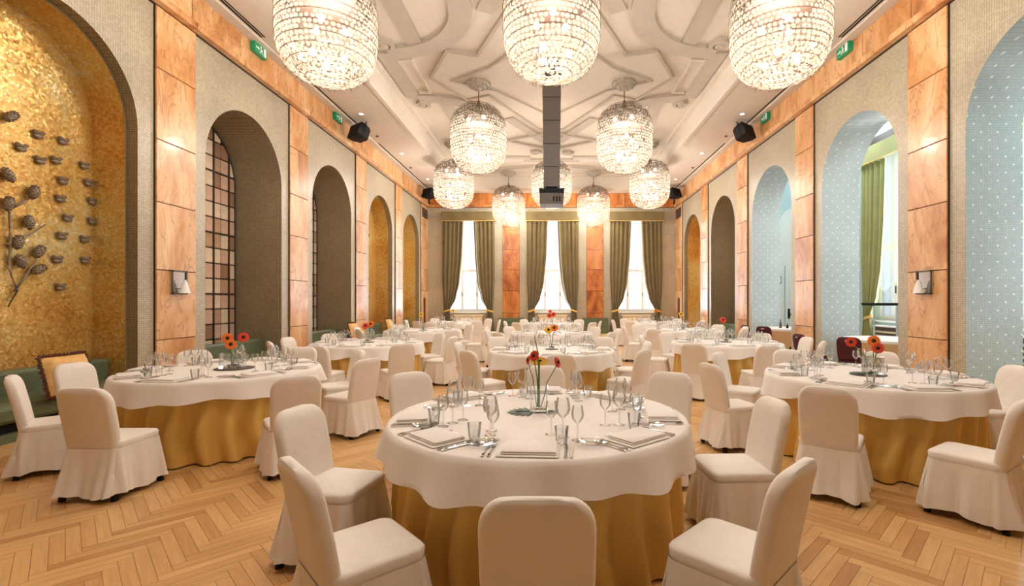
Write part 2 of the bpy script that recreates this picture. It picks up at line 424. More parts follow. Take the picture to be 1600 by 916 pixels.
def alabaster(parent, sgn, c, h, s):
    """grid of alabaster panes in an iron lattice, at the back of a deep niche"""
    xb = sgn*(W+1.04)
    arch_panel(xb+sgn*0.03, c, h, s).build('niche_back', 'iron', parent)
    conv = [(c-h+0.01, 0.35)] + [(c+h-0.01, 0.35)] + [(y, z) for y, z in reversed(arch_pts(c, h-0.01, s, 20))]
    rr = random.Random(int(c*10)+(5 if sgn > 0 else 0))
    for i in range(10):
        for j in range(16):
            y0 = c-h+0.006+i*PW_; z0 = 0.42+j*PH_
            g = 0.010
            cell = [(y0+g, z0+g), (y0+PW_-g, z0+g), (y0+PW_-g, z0+PH_-g), (y0+g, z0+PH_-g)]
            q = clip(cell, conv)
            if len(q) < 3: continue
            area = abs(sum(q[k][0]*q[(k+1)%len(q)][1]-q[(k+1)%len(q)][0]*q[k][1] for k in range(len(q))))/2
            if area < 0.004: continue
            mi = rr.choice((0,0,0,1,1,1,2,2,3)); full = area > 0.99*(PW_-2*g)*(PH_-2*g)
            key = (mi, sgn)
            if full and key in pane_mesh:
                link('pane', pane_mesh[key], parent, (xb, y0, z0)); continue
            pts = [(a-y0, b-z0) for a, b in q]; n = len(pts)
            ins = [(a + 0.06*(sum(t[0] for t in pts)/n-a), b + 0.06*(sum(t[1] for t in pts)/n-b)) for a, b in pts]
            mb = MB().add([(0,a,b) for a,b in pts]+[(-sgn*0.012,a,b) for a,b in ins],
                          [tuple(range(n,2*n))]+[(k,(k+1)%n,n+(k+1)%n,n+k) for k in range(n)])
            me = mb.mesh('pane', M['alab'][mi])
            if full: pane_mesh[key] = me
            link('pane', me, parent, (xb, y0, z0))
    # heavier bars of the lattice
    for y in (c-h+0.006+3*PW_, c-h+0.006+7*PW_, c-h+0.006+9*PW_):
        top = s + sqrt(max(0, h*h-(y-c)**2))
        MB().box(xb-sgn*0.035, xb, y-0.016, y+0.016, 0.42, top).build('lattice_bar', 'iron', parent)
    for j in (4, 8, 12):
        z = 0.42+j*PH_; hh = h if z < s else sqrt(max(0.01, h*h-(z-s)**2))
        MB().box(xb-sgn*0.034, xb, c-hh, c+hh, z-0.016, z+0.016).build('lattice_bar', 'iron', parent)
    pts = [(y, z) for y, z in arch_pts(c, h-0.02, s, 24)]
    MB().tube([(xb-sgn*0.02, c-h+0.02, 0.1)]+[(xb-sgn*0.02, y, z) for y, z in pts]+[(xb-sgn*0.02, c+h-0.02, 0.1)], 0.022, 6).build('lattice_frame', 'iron', parent)
def gold_niche(parent, sgn, c, h, s):
    lining(sgn*W, sgn*(W+0.16), c, h, s).build('niche_reveal', 'mosaic_shaded', parent, True, 40)
    hi = h-0.03
    mb = MB(); rim = arch_pts(c, h, s); rin = arch_pts(c, hi, s)
    P = [(c-h,0)]+rim+[(c+h,0)]; Q = [(c-hi,0)]+rin+[(c+hi,0)]; n = len(P); x = sgn*(W+0.16)
    mb.add([(x,y,z) for y,z in P]+[(x,y,z) for y,z in Q], [(i,i+1,n+i+1,n+i) for i in range(n-1)])
    mb.build('niche_step', 'mosaic_shaded', parent)
    lining(x, sgn*(W+0.62), c, hi, s).build('niche_soffit', 'gold', parent, True, 40)
    arch_panel(sgn*(W+0.62), c, hi, s).build('niche_back', 'gold', parent)
def slab(parent, x0, x1, y0, y1, z0, z1, mat):
    b = min(0.006, abs(x1-x0)*0.4); g = 0.004
    y0 += g; y1 -= g; z0 += g; z1 -= g
    mb = MB().add([(x0,y0,z0),(x0,y1,z0),(x0,y1,z1),(x0,y0,z1),(x1,y0+b,z0+b),(x1,y1-b,z0+b),(x1,y1-b,z1-b),(x1,y0+b,z1-b)],
                  [(4,5,6,7),(0,1,5,4),(1,2,6,5),(2,3,7,6),(3,0,4,7)])
    return mb.build('slab', mat, parent)
def slab_y(parent, x0, x1, y0, y1, z0, z1, mat):
    """slab on the window wall: face at y1 towards the room"""
    b = 0.006; g = 0.004; x0 += g; x1 -= g; z0 += g; z1 -= g
    mb = MB().add([(x0,y0,z0),(x1,y0,z0),(x1,y0,z1),(x0,y0,z1),(x0+b,y1,z0+b),(x1-b,y1,z0+b),(x1-b,y1,z1-b),(x0+b,y1,z1-b)],
                  [(4,5,6,7),(0,1,5,4),(1,2,6,5),(2,3,7,6),(3,0,4,7)])
    return mb.build('slab', mat, parent)
PIL = [5.86 - BAY/2 + BAY*i for i in range(-2, 5)]
ZJ = [0.0, 0.95, 2.02, 3.05, 4.0, 5.08, ZA0]
for side, sgn in (('left', -1), ('right', 1)):
    mb = MB(); wall_face(mb, sgn*W, bays, YF, YB, ZL)
    wall = struct(mb.build('wall_'+side, 'mosaic'))
    for i, (c, h, s) in enumerate(bays):
        k = i-2                                   # bay 0 is the first in view
        if sgn < 0:
            if k in (1, 2):
                lining(-W, -W-1.09, c, h, s).build('niche_jamb', 'mosaic_shaded', wall, True, 40); alabaster(wall, -1, c, h, s)
            else: gold_niche(wall, -1, c, h, s)
        else:
            if k in (0, 1, 2): lining(W, AX, c, h, s).build('arch_jamb', 'blue', wall, True, 40)
            elif k == 3:
                lining(W, W+1.09, c, h, s).build('niche_jamb', 'mosaic_shaded', wall, True, 40); alabaster(wall, 1, c, h, s)
            else: gold_niche(wall, 1, c, h, s)
    rr = random.Random(3+sgn)
    # pilasters of onyx slabs
    spans = [(y-0.41, y+0.41) for y in PIL] + [(22.25, YB)]
    for (a, b) in spans:
        p = MB().box(sgn*W-0.0, sgn*(W-0.028), a, b, 0, ZA0).build('pilaster', 'iron', wall)
        for z0, z1 in zip(ZJ[:-1], ZJ[1:]):
            slab(p, sgn*(W-0.028), sgn*(W-0.045), a, b, z0, z1, 'onyx')
    # architrave ledge and frieze of onyx slabs
    fr = MB().box(sgn*W, sgn*(W-0.05), YF, YB, ZA0, ZL).build('frieze', 'iron', wall)
    y = YF; 
    while y < YB-0.1:
        y2 = min(YB, y+1.252)
        slab(fr, sgn*(W-0.05), sgn*(W-0.16), y, y2, ZA0, ZA1, 'onyx')
        slab(fr, sgn*(W-0.05), sgn*(W-0.075), y, y2, ZA1, ZL, 'onyx')
        y = y2
# ---- window wall
WINX = (-3.98, 0.045, 4.05); WW = 1.06; WZ0, WZ1 = 1.02, 5.55
mb = MB()
def wall_y(mb, y, x0, x1, zt, holes, hz0, hz1):
    x = x0
    for (a, b) in holes:
        mb.add([(x,y,0),(a,y,0),(a,y,zt),(x,y,zt)], [(0,1,2,3)])
        mb.add([(a,y,0),(b,y,0),(b,y,hz0),(a,y,hz0)], [(0,1,2,3)]); mb.add([(a,y,hz1),(b,y,hz1),(b,y,zt),(a,y,zt)], [(0,1,2,3)])
        for xx in (a, b): mb.add([(xx,y,hz0),(xx,y+0.35,hz0),(xx,y+0.35,hz1),(xx,y,hz1)], [(0,1,2,3)])
        for zz in (hz0, hz1): mb.add([(a,y,zz),(b,y,zz),(b,y+0.35,zz),(a,y+0.35,zz)], [(0,1,2,3)])
        x = b
    mb.add([(x,y,0),(x1,y,0),(x1,y,zt),(x,y,zt)], [(0,1,2,3)])
wall_y(mb, YB, -W, W, ZL, [(x-WW, x+WW) for x in WINX], WZ0, WZ1)
wb = struct(mb.build('wall_back', 'mosaic'))
for xc in (-1.95, 2.08):
    p = MB().box(xc-0.41, xc+0.41, YB-0.028, YB, 0, ZA0).build('pilaster', 'iron', wb)
    for z0, z1 in zip(ZJ[:-1], ZJ[1:]): slab_y(p, xc-0.41, xc+0.41, YB-0.028, YB-0.045, z0, z1, 'onyx_dark')
fr = MB().box(-W, W, YB-0.05, YB, ZA0, ZL).build('frieze', 'iron', wb)
for i in range(10):
    x0 = -W+0.16 + i*1.168; slab_y(fr, x0, x0+1.168, YB-0.05, YB-0.16, ZA0, ZA1, 'onyx_dark'); slab_y(fr, x0, x0+1.168, YB-0.05, YB-0.075, ZA1, ZL, 'onyx_dark')
struct(MB().add([(-W,YF,0),(W,YF,0),(W,YF,ZL),(-W,YF,ZL)], [(0,1,2,3)]).build('wall_front', 'mosaic'))

# ---- annex beyond the blue arches
ax0, ax1 = 3.2, 16.5; AZ = EYE+5.05
AWY = (5.1, 8.85, 12.62)
ann = MB()
y = ax0; x = AO
for c in AWY:
    a, b = c-WW, c+WW
    ann.add([(x,y,0),(x,a,0),(x,a,AZ),(x,y,AZ)], [(0,1,2,3)])
    ann.add([(x,a,0),(x,b,0),(x,b,WZ0),(x,a,WZ0)], [(0,1,2,3)]); ann.add([(x,a,WZ1),(x,b,WZ1),(x,b,AZ),(x,a,AZ)], [(0,1,2,3)])
    for yy in (a, b): ann.add([(x,yy,WZ0),(x+0.35,yy,WZ0),(x+0.35,yy,WZ1),(x,yy,WZ1)], [(0,1,2,3)])
    for zz in (WZ0, WZ1): ann.add([(x,a,zz),(x,b,zz),(x+0.35,b,zz),(x+0.35,a,zz)], [(0,1,2,3)])
    y = b
ann.add([(x,y,0),(x,ax1,0),(x,ax1,AZ),(x,y,AZ)], [(0,1,2,3)])
struct(ann.build('wall_annex', 'paleblue'))
inn = MB(); wall_face(inn, AX, [b for b in bays if ax0 < b[0]-HALF and b[0]+HALF < ax1], ax0, ax1, AZ)
struct(inn.build('wall_annex_inner', 'paleblue'))
end = MB().add([(AX,ax1,0),(AO,ax1,0),(AO,ax1,AZ),(AX,ax1,AZ)], [(0,1,2,3)])
end.add([(AX,ax0,0),(AO,ax0,0),(AO,ax0,AZ),(AX,ax0,AZ)], [(0,1,2,3)])
struct(end.build('wall_annex_end', 'paleblue'))
struct(MB().box(AX-0.02, AO+0.02, ax0, ax1, AZ, AZ+0.1).build('ceiling_annex', 'white'))
for y in (5.1, 8.0, 10.9, 13.8):  # lights added to brighten the annex and the blue arches
    d = thing('annex_added_light', 'round flush light added to brighten the pale annex beyond the blue arches', 'ceiling light', (7.95, y, AZ), 0, 'added annex lights')
    MB().lathe([(0.22, 0), (0.22, -0.03), (0.19, -0.04), (0.19, -0.002)], 24, cap0=False, cap1=False).build('trim_ring', 'white', d)
    MB().lathe([(0.19, -0.035), (0.1, -0.05), (0.0, -0.055)], 24, cap0=False, cap1=False).build('fill_diffuser', 'coolfill', d)
    l = bpy.data.lights.new('annex_fill_lamp', 'POINT'); l.energy = ANNEX_FILL_W; l.color = (0.93, 0.97, 1.0); l.shadow_soft_size = 0.15
    lo = bpy.data.objects.new('annex_fill_lamp', l); COL.objects.link(lo); lo.parent = d; lo.location = (0, 0, -0.25)
# arched white panel and white door on the annex end wall
pa = [(cos(pi*i/20)*-0.62+8.26, 3.95+0.75*sin(pi*i/20)) for i in range(21)]
pp = [(7.64, 0)]+pa+[(8.88, 0)]
struct(MB().add([(x,ax1-0.005,z) for x,z in pp]+[(x,ax1-0.04,z) for x,z in pp],
        [tuple(range(len(pp),2*len(pp)))]+[(i,i+1,len(pp)+i+1,len(pp)+i) for i in range(len(pp)-1)]).build('trim_1', 'white'))
door = struct(MB().box(7.88, 8.78, ax1-0.10, ax1-0.04, 0.0, 2.74).build('door_1', 'white'))
for z0, z1 in ((0.25, 1.15), (1.35, 2.5)): MB().box(8.0, 8.66, ax1-0.115, ax1-0.10, z0, z1).build('door_panel', 'white', door)
h = MB().box(7.96, 8.02, ax1-0.14, ax1-0.10, 0.95, 1.28); h.tube([(7.99,ax1-0.16,1.1),(8.13,ax1-0.17,1.04)], 0.016); h.build('door_handle', 'black', door)
sw = thing('light_switch', 'small white switch plate on the pale wall beside the white door', 'switch', (7.72, ax1-0.045, 2.25))
MB().box(-0.045, 0.045, -0.02, 0.0, -0.12, 0.12).build('plate', 'dark', sw); MB().box(-0.035, 0.02, -0.03, -0.02, -0.09, 0.09).build('rocker', 'white', sw)
# outside ground
struct(MB().box(-40, 60, YB+0.6, 90, -1.2, -1.0).build('ground', 'cream'))

# ================================================================ CEILING
mb = MB()
def q(x0, x1, y0, y1, z): mb.add([(x0,y0,z),(x1,y0,z),(x1,y1,z),(x0,y1,z)], [(0,1,2,3)])
q(-W, -CX, YF, YB, ZL); q(CX, W, YF, YB, ZL); q(-CX, CX, YF, CY0, ZL); q(-CX, CX, CY1, YB, ZL)
q(-CX, CX, CY0, CY1, ZC)
for x in (-CX, CX): mb.add([(x,CY0,ZL),(x,CY1,ZL),(x,CY1,ZC),(x,CY0,ZC)], [(0,1,2,3)])
for y in (CY0, CY1): mb.add([(-CX,y,ZL),(CX,y,ZL),(CX,y,ZC),(-CX,y,ZC)], [(0,1,2,3)])
ceil = struct(mb.build('ceiling', 'plaster'))
# cornice lip under the coffer and along the walls
for x, sgn in ((-CX, 1), (CX, -1)):
    MB().box(min(x, x-sgn*0.10), max(x, x-sgn*0.10), CY0, CY1, ZL-0.03, ZL).build('coffer_lip', 'plaster', ceil)
    MB().box(min(x, x+sgn*0.14), max(x, x+sgn*0.14), CY0, CY1, ZC-0.10, ZC).build('cornice', 'plaster', ceil)
    MB().box(min(sgn*-5.72, sgn*-5.92), max(sgn*-5.72, sgn*-5.92), YF, YB, ZL-0.04, ZL).build('edge_moulding', 'plaster', ceil)
MB().box(-CX, CX, CY1-0.14, CY1, ZC-0.10, ZC).build('cornice', 'plaster', ceil)
for sgn in (-1, 1):
    for y0, y1 in ((5.6, 9.5), (10.8, 14.6), (15.9, 22.8)):
        MB().box(sgn*5.66-0.018, sgn*5.66+0.018, y0, y1, ZL-0.008, ZL-0.001).build('air_slot', 'black', ceil)
        if y0 < 6: MB().box(sgn*5.60-0.012, sgn*5.60+0.012, y0, y1, ZL-0.008, ZL-0.001).build('air_slot', 'black', ceil)
RD = 0.07
def relief(poly, name='relief_band', d=RD, mat='plaster_band'):
    return MB().prism(poly, ZC-d, ZC).build(name, mat, ceil)
def strip(pts, wd, name='relief_band', d=RD, mat='plaster_band', closed=False):
    P = [Vector((a, b)) for a, b in pts]; n = len(P); Lf, Rt = [], []
    for i in range(n):
        a = P[(i-1) % n] if (closed or i > 0) else P[i]; c = P[(i+1) % n] if (closed or i < n-1) else P[i]
        d0 = (P[i]-a).normalized() if (P[i]-a).length > 1e-6 else (c-P[i]).normalized()
        d1 = (c-P[i]).normalized() if (c-P[i]).length > 1e-6 else d0
        n0 = Vector((-d0.y, d0.x)); n1 = Vector((-d1.y, d1.x)); m = (n0+n1)
        m = m/m.length if m.length > 1e-6 else n0
        k = wd/2/max(0.35, m.dot(n0)); Lf.append(P[i]+m*k); Rt.append(P[i]-m*k)
    mb = MB(); vs = []
    for a, b in zip(Lf, Rt): vs += [(a.x,a.y,ZC-d),(b.x,b.y,ZC-d),(a.x,a.y,ZC),(b.x,b.y,ZC)]
    fs = []
    for i in range(n if closed else n-1):
        o, p = 4*i, 4*((i+1) % n); fs += [(o,o+1,p+1,p),(o,p,p+2,o+2),(o+1,o+3,p+3,p+1)]
    if not closed: fs += [(0,2,3,1), (4*n-4,4*n-3,4*n-1,4*n-2)]
    mb.add(vs, fs); return mb.build(name, mat, ceil)
def arc(cx, cy, r, a0, a1, n=28): return [(cx+r*cos(radians(a0+(a1-a0)*i/n)), cy+r*sin(radians(a0+(a1-a0)*i/n))) for i in range(n+1)]
def scroll(cx, cy, r, a0, dirn, parent=None):
    pts = []
    for i in range(30):
        t = i/29; a = a0 + dirn*t*2*pi*1.25; rr = r*(1-0.72*t); pts.append((cx+rr*cos(a), cy+rr*sin(a)))
    strip(pts, 0.10, 'relief_scroll', RD+0.03)
    MB().lathe([(0.11, 0), (0.11, -0.09), (0.06, -0.12)], 14, (cx, cy, ZC)).build('relief_boss', 'plaster_band', ceil)
for YS in (12.55, 2.4):
    # star plate round the middle pair of chandeliers
    half = [(-0.42, -3.85), (-1.75, -1.15), (-2.42, -1.35), (-3.12, 0.0), (-2.42, 1.35), (-1.75, 1.05), (-0.42, 3.75)]
    star = [(x, YS+y) for x, y in half] + [(-x, YS+y) for x, y in reversed(half)]
    relief(star, 'relief_plate', 0.045, 'plaster')
    strip(star, 0.07, 'relief_moulding', 0.075, 'plaster_band', True)
    inner = [(-2.6, 0.15), (-1.5, -0.6), (0, -2.6), (1.5, -0.6), (2.6, 0.15), (1.5, 0.75), (0, 2.6), (-1.5, 0.75)]
    strip([(x, YS+y) for x, y in inner], 0.05, 'relief_moulding', 0.085, 'plaster_band', True)
    for sgn in (-1, 1):
        for dy in (-3.2, 3.2):
            yc = YS+dy
            # big half ring springing from the edge
            a = arc(sgn*3.72, yc, 1.93, 92, -92) if sgn < 0 else arc(sgn*3.72, yc, 1.93, 88, 272)
            strip(a, 0.46, d=0.075)
            for e in (-1, 1):
                if abs(e*dy) and (e > 0) == (dy < 0):
                    scroll(sgn*3.78, yc+e*1.55, 0.24, pi/2*e, sgn*e)
        strip([(sgn*3.9, YS-1.25), (sgn*3.9, YS+1.25)], 0.38, d=0.06)
        strip([(sgn*3.08, YS-5.6), (sgn*3.08, YS-1.45)], 0.36, d=0.05); strip([(sgn*3.08, YS+1.45), (sgn*3.08, YS+5.6)], 0.36, d=0.05)
        strip([(sgn*3.66, YS-0.9), (sgn*3.35, YS-0.9), (sgn*3.35, YS+0.9), (sgn*3.66, YS+0.9)], 0.05, d=0.07, mat='plaster')
        strip([(sgn*0.25, YS-5.1), (sgn*1.35, YS-2.85)], 0.34, d=0.05)
        strip([(sgn*0.25, YS+5.1), (sgn*1.35, YS+2.85)], 0.34, d=0.05)
        scroll(sgn*3.5, YS+5.8, 0.3, pi/2, sgn); scroll(sgn*0.62, YS+6.3, 0.22, 0, sgn)
strip([(-3.2, 19.6), (-1.0, 19.6), (-1.0, 19.95), (1.0, 19.95), (1.0, 19.6), (3.2, 19.6)], 0.28, d=0.07)
strip(arc(0, 26.2, 5.4, 215, 325), 0.30, d=0.07)
strip([(-1.6, 17.5), (0, 18.6), (1.6, 17.5), (0, 16.6)], 0.1, 'relief_moulding', 0.07, 'plaster_band', True)
# downlights and their light
for sgn in (-1, 1):
    for y in (-1.0, 2.6, 6.2, 9.8, 13.4, 17.0, 20.6):
        d = thing('downlight', 'small round recessed downlight in the flat ceiling border '+('above the gold niches' if sgn < 0 else 'above the blue arches'), 'downlight', (sgn*5.25, y, ZL), 0, 'downlights '+('over the bench side' if sgn < 0 else 'over the arch side'))
        MB().lathe([(0.075, 0), (0.075, -0.008), (0.055, -0.008), (0.055, -0.001)], 16, cap0=False, cap1=False).build('trim_ring', 'white', d)
        MB().lathe([(0.055, -0.004), (0.03, -0.006)], 16, cap0=False).build('lens', 'downlight', d)
        l = bpy.data.lights.new('downlight_lamp', 'SPOT'); l.energy = SPOT_W; l.spot_size = radians(95); l.spot_blend = 0.6; l.color = (1, 0.86, 0.70); l.shadow_soft_size = 0.04
        lo = bpy.data.objects.new('downlight_lamp', l); COL.objects.link(lo); lo.parent = d; lo.location = (0, 0, -0.03)

# ================================================================ WINDOWS WITH CURTAINS
def fabric_panel(width_fn, z_top, z_bot, folds, amp, depth, nz=40, nu=72, seed=0):
    """hanging cloth: width_fn(t) -> (x0, x1) at height fraction t (0 top, 1 bottom)"""
    rr = random.Random(seed); ph = [rr.uniform(0, 6.3) for _ in range(4)]
    rows = []
    for i in range(nz+1):
        t = i/nz; x0, x1 = width_fn(t); z = z_top+(z_bot-z_top)*t; row = []
        sq = (x1-x0)
        for j in range(nu+1):
            u = j/nu
            a = amp*(0.75+0.25*sin(3*u*pi+ph[0]))*sin(2*pi*folds*u+ph[1]+0.25*sin(2*pi*u*2+ph[2]))
            row.append((x0+sq*u, depth+a, z))
        rows.append(row)
    return rows
def cloth_from_rows(rows, thick=0.008):
    mb = MB(); mb.loft(rows, False, False, closed=False); return mb
def lerp(a, b, t): return a+(b-a)*t
def interp(tab, t):
    for (t0, v0), (t1, v1) in zip(tab[:-1], tab[1:]):
        if t <= t1:
            k = (t-t0)/(t1-t0); k = k*k*(3-2*k)*0.4+k*0.6; return lerp(v0, v1, k)
    return tab[-1][1]
def curtained_window(idx, loc, rz, mat, lab, glab):
    """local frame: x along the wall, y outwards, z up; the wall face is y = 0"""
    root = struct(link('window_%d' % idx, None, None, loc, rz))
    fr = MB()
    for x in (-WW, WW-0.09): fr.box(x, x+0.09, 0.20, 0.28, WZ0, WZ1)
    for z in (WZ0, WZ1-0.09, 2.95): fr.box(-WW, WW, 0.205, 0.275, z, z+0.12)
    fo = fr.build('window_frame', 'white', root)
    for x in (-0.36, 0.36): MB().box(x-0.055, x+0.055, 0.19, 0.27, WZ0, WZ1).build('mullion', 'white', root)
    for (a, b) in ((-WW+0.09, -0.415), (-0.305, 0.305), (0.415, WW-0.09)):
        for (c, d) in ((WZ0+0.12, 2.95), (3.07, WZ1-0.09)):
            MB().box(a, b, 0.235, 0.243, c, d).build('pane', 'pane', root)
    for x in (-0.36, 0.36): MB().box(x-0.012, x+0.012, 0.165, 0.19, 1.75, 1.95).build('window_handle', 'dark', root)
    MB().box(-WW-0.05, WW+0.05, -0.06, 0.2, WZ0-0.05, WZ0).build('window_sill', 'white', root)
    # gathered shade with scalloped hem
    def hem(x):
        u = (x+WW)/(2*WW)*3; f = u-math.floor(u)
        return 2.35 - 0.55*sin(pi*f)**0.8 + 0.0
    rows = []
    for i in range(29):
        t = i/28; row = []
        for j in range(73):
            x = -WW+0.02+(2*WW-0.04)*j/72; zb = hem(x); z = lerp(WZ1-0.02, zb, t)
            u = (x+WW)/(2*WW)*3; f = u-math.floor(u)
            row.append((x, 0.10 + 0.02*sin(2*pi*x*5.2) + 0.035*t*t*sin(18*t+3*sin(pi*f)), z))
        rows.append(row)
    bl = cloth_from_rows(rows).build('balloon_shade', 'sheer', None, True)
    bl.location = loc; bl.rotation_euler = (0, 0, rz)
    tag(bl, 'sheer white scalloped balloon shade in '+lab, 'shade', glab+' shades')
    # valance box
    v = thing('valance', 'flat fabric valance over '+lab, 'valance', loc, rz, glab+' valances')
    VB = MB().box(-1.28, 1.28, -0.26, -0.235, 5.34, 5.80)
    VB.box(-1.28, -1.255, -0.235, -0.005, 5.34, 5.80); VB.box(1.255, 1.28, -0.235, -0.005, 5.34, 5.80); VB.box(-1.28, 1.28, -0.235, -0.005, 5.775, 5.80)
    VB.build('pelmet', mat, v); MB().box(-1.285, 1.285, -0.272, -0.26, 5.34, 5.365).build('braid', 'goldcloth', v)
    for sd in (-1, 1):
        inner = [(0.0, 0.24), (0.3, 0.30), (0.55, 0.42), (0.70, 0.60), (0.79, 0.86), (0.815, 0.88), (0.90, 0.80), (1.0, 0.74)]
        outer = [(0.0, 1.24), (0.5, 1.25), (0.79, 1.17), (0.815, 1.165), (1.0, 1.25)]
        def wf(t): 
            a, b = interp(inner, t), interp(outer, t); return (a, b) if sd > 0 else (-b, -a)
        rows = fabric_panel(wf, 5.36, 0.03, 5, 0.075, -0.13, seed=idx*3+sd)
        c = thing('curtain', ''+('olive' if mat == 'olive' else 'sage')+' curtain tied back at '+lab+', '+((('arch side' if sd > 0 else 'bench side') if mat == 'olive' else ('end away from the door' if sd > 0 else 'end towards the door'))), 'curtain', loc, rz, glab+' curtains')
        cloth_from_rows(rows).build('drape', mat, c, True)
        zt = lerp(5.36, 0.03, 0.805)
        ring = []
        for i in range(20):
            a = 2*pi*i/20; ring.append((sd*1.015+0.17*cos(a), -0.13+0.075*sin(a), zt+0.05*cos(a)*-sd))
        tb = MB(); tb.loft([[(x, y, z+0.045) for x, y, z in ring], [(1.03*(x-sd*1.015)+sd*1.015, y*1.03, z) for x, y, z in ring], [(x, y, z-0.045) for x, y, z in ring]], False, False)
        tb.build('tieback', 'goldcloth', c, True)
    return root
WLAB = ('the window by the bench corner', 'the window between onyx pilasters', 'the window by the arch corner')
for i, x in enumerate(WINX):
    curtained_window(i+1, (x, YB, 0), 0.0, 'olive', WLAB[i], 'window wall')
    daylight('window_daylight', (x, YB+0.03, (WZ0+WZ1)/2), (-pi/2, 0, 0), 1.9*WW, WZ1-WZ0-0.2, 300.0)
ALAB = ('annex window opposite first blue arch', 'annex window opposite second blue arch', 'annex window behind slim stand')
for i, y in enumerate(AWY):
    curtained_window(i+4, (AO, y, 0), -pi/2, 'sage', ALAB[i], 'annex')
    daylight('window_daylight', (AO+0.03, y, (WZ0+WZ1)/2), (0, pi/2, 0), WZ1-WZ0-0.2, 1.9*WW, 175.0)
    struct(MB().box(AO-0.22, AO-0.005, y-1.5, y+1.5, 5.81, 6.0).build('trim_%d' % (i+2), 'iron'))
    rc = thing('radiator_cover', 'low slatted radiator cover under '+ALAB[i], 'radiator', (AO, y, 0), -pi/2, 'annex radiator covers')
    MB().box(-0.66, 0.66, -0.20, -0.07, 0.0, 0.85).build('body', 'dark', rc); MB().box(-0.69, 0.69, -0.24, -0.07, 0.85, 0.89).build('shelf', 'white', rc)
    for k in range(6): MB().box(-0.6, 0.6, -0.215, -0.20, 0.12+k*0.115, 0.17+k*0.115).build('slat', 'cream', rc)
for i, x in enumerate(WINX):
    rc = thing('radiator_cover', 'cream radiator cover under '+WLAB[i], 'radiator', (x, YB, 0), 0, 'window wall radiator covers')
    MB().box(-0.66, 0.66, -0.22, -0.06, 0.0, 0.82).build('body', 'cream', rc); MB().box(-0.69, 0.69, -0.26, -0.06, 0.82, 0.87).build('shelf', 'cream', rc)
    for k in range(6): MB().box(-0.57+k*0.2, -0.45+k*0.2, -0.232, -0.22, 0.1, 0.72).build('slat', 'white', rc)

